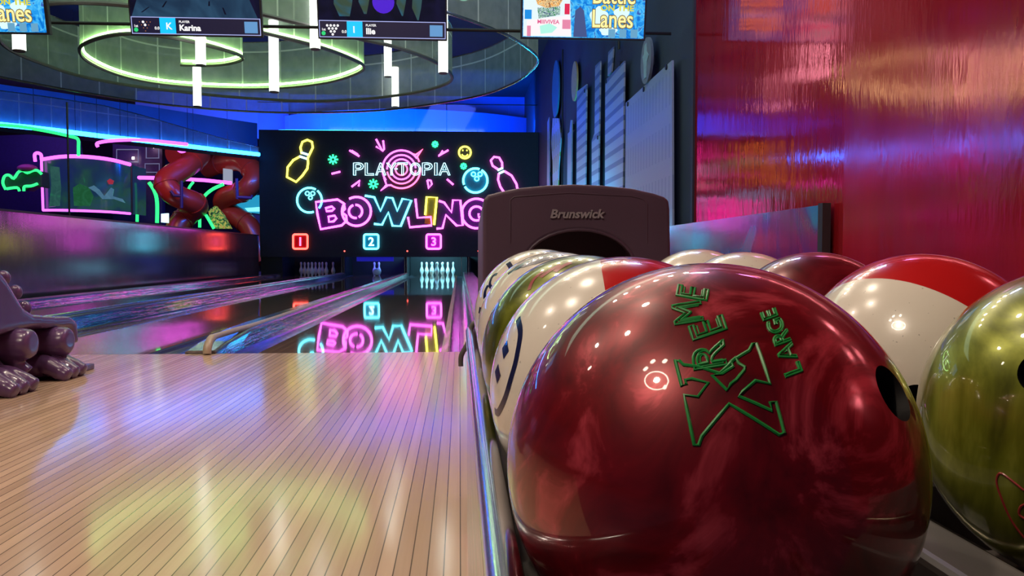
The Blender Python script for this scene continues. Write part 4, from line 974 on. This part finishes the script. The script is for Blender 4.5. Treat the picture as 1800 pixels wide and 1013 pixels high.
for ch, (u, v), s_ in (('L', (925, 360), 46), ('A', (906, 306), 44), ('R', (890, 260), 42), ('G', (872, 222), 39), ('E', (852, 186), 38)):
    glyph(o, c, ch, *G(u, v), s_ * 1.0, (-.36, -1), 'green_print', 'letter', .0006, .95)
# second ball of the left column: white with red patch
C2 = Vector((.132, .640, .458))
p1, p2 = hit(C2, 1057, 470), hit(C2, 1063, 506); nn = p2.cross(p1).normalized()
if nn.x < 0: nn = -nn
CREAM = (.80, .73, .65); RED = (.55, .012, .014)
o, c = ball(C2, two_tone('cream_red_urethane', tuple(nn), 0.0, CREAM, RED), 'cream ball with bright red patch, directly behind the large red ball')
band(o, c, [(911, 560), (915, 585), (909, 625), (900, 660), (888, 700), (876, 725), (870, 722)], .0028, 'navy_print', 'printed_arc')
band(o, c, [(893, 608), (884, 622)], .0065, 'navy_print', 'printed_mark'); band(o, c, [(878, 650), (872, 664)], .0065, 'navy_print', 'printed_mark')
C3 = Vector((.131, .856, .4594))
o, c = ball(C3, 'ball_olive', 'olive green ball third in the left column with red print')
band(o, c, [(930, 510), (936, 495), (945, 485), (955, 478)], .0022, 'red_print', 'printed_mark'); band(o, c, [(950, 488), (970, 474), (985, 466)], .003, 'red_print', 'printed_mark'); band(o, c, [(975, 478), (990, 468), (1004, 462)], .003, 'red_print', 'printed_mark')
C4 = Vector((.131, 1.072, .4635))
o, c = ball(C4, two_tone('cream_urethane_a', (0, 0, 1), 2, CREAM, CREAM), 'cream ball with broad navy band behind the olive ball')
band(o, c, [(893, 482), (915, 468), (940, 459), (965, 452), (990, 449)], [.003, .006, .009, .011, .010, .006, .003], 'navy_print', 'printed_band'); band(o, c, [(866, 560), (858, 575), (854, 600)], .003, 'navy_print', 'printed_arc')
C5 = Vector((.131, 1.288, .469))
o, c = ball(C5, two_tone('cream_urethane_b', (0, 0, 1), 2, CREAM, CREAM), 'cream ball with dark printed rings, last of the left column')
band(o, c, [(893, 462), (898, 470), (898, 476)], .004, 'navy_print', 'printed_mark'); band(o, c, [(874, 482), (866, 486), (861, 500), (866, 508)], .003, 'navy_print', 'printed_mark')
band(o, c, [(858, 502), (853, 512), (852, 524)], .004, 'navy_print', 'printed_mark'); band(o, c, [(852, 540), (846, 546), (842, 545)], .005, 'navy_print', 'printed_mark')
band(o, c, [(930, 447), (960, 443), (990, 442)], .003, 'navy_print', 'printed_band')
o, c = ball((.26, 1.84, .40), 'ball_dark_red', 'dark red ball inside the arched opening of the hood')
# right column
K1 = Vector((.425, .511, .4535))
o, c = ball(K1, 'ball_olive', 'pearly olive green ball at the right edge with red print', [(hit(K1, 1832, 655), .0135)])
marks(o, c, [[(1800, 862), (1775, 842), (1758, 832), (1752, 848), (1762, 880), (1778, 915), (1800, 945)], [(1810, 885), (1795, 890), (1792, 905), (1808, 915)]], 'red_print', 'printed_mark', .0007, False, 4)
K2 = Vector((.430, .727, .4604))
q1, q2, q3 = hit(K2, 1470, 505), hit(K2, 1600, 497), hit(K2, 1712, 546); n3 = (q2 - q1).cross(q3 - q1).normalized()
if n3.z < 0: n3 = -n3
o, c = ball(K2, two_tone('cream_red_cap_urethane', tuple(n3), n3.dot(q1) * RB, CREAM, RED), 'cream ball with red cap between the red and olive balls at the right', [(hit(K2, 1612, 705), .0135)])
K3 = Vector((.425, .943, .463)); ball(K3, 'ball_dark_red', 'dark red ball third in the right column, below the printed low wall')
K4 = Vector((.415, 1.159, .464)); q1, q2 = hit(K4, 1262, 458), hit(K4, 1345, 446)
o, c = ball(K4, two_tone('cream_red_rim_urethane', (.12, .35, .93), .0965, CREAM, RED), 'cream ball with thin red rim behind the dark red ball')
K5 = Vector((.412, 1.375, .470)); ball(K5, two_tone('cream_urethane_c', (0, 0, 1), 2, CREAM, CREAM), 'plain cream ball beside the hood, last of the right column')
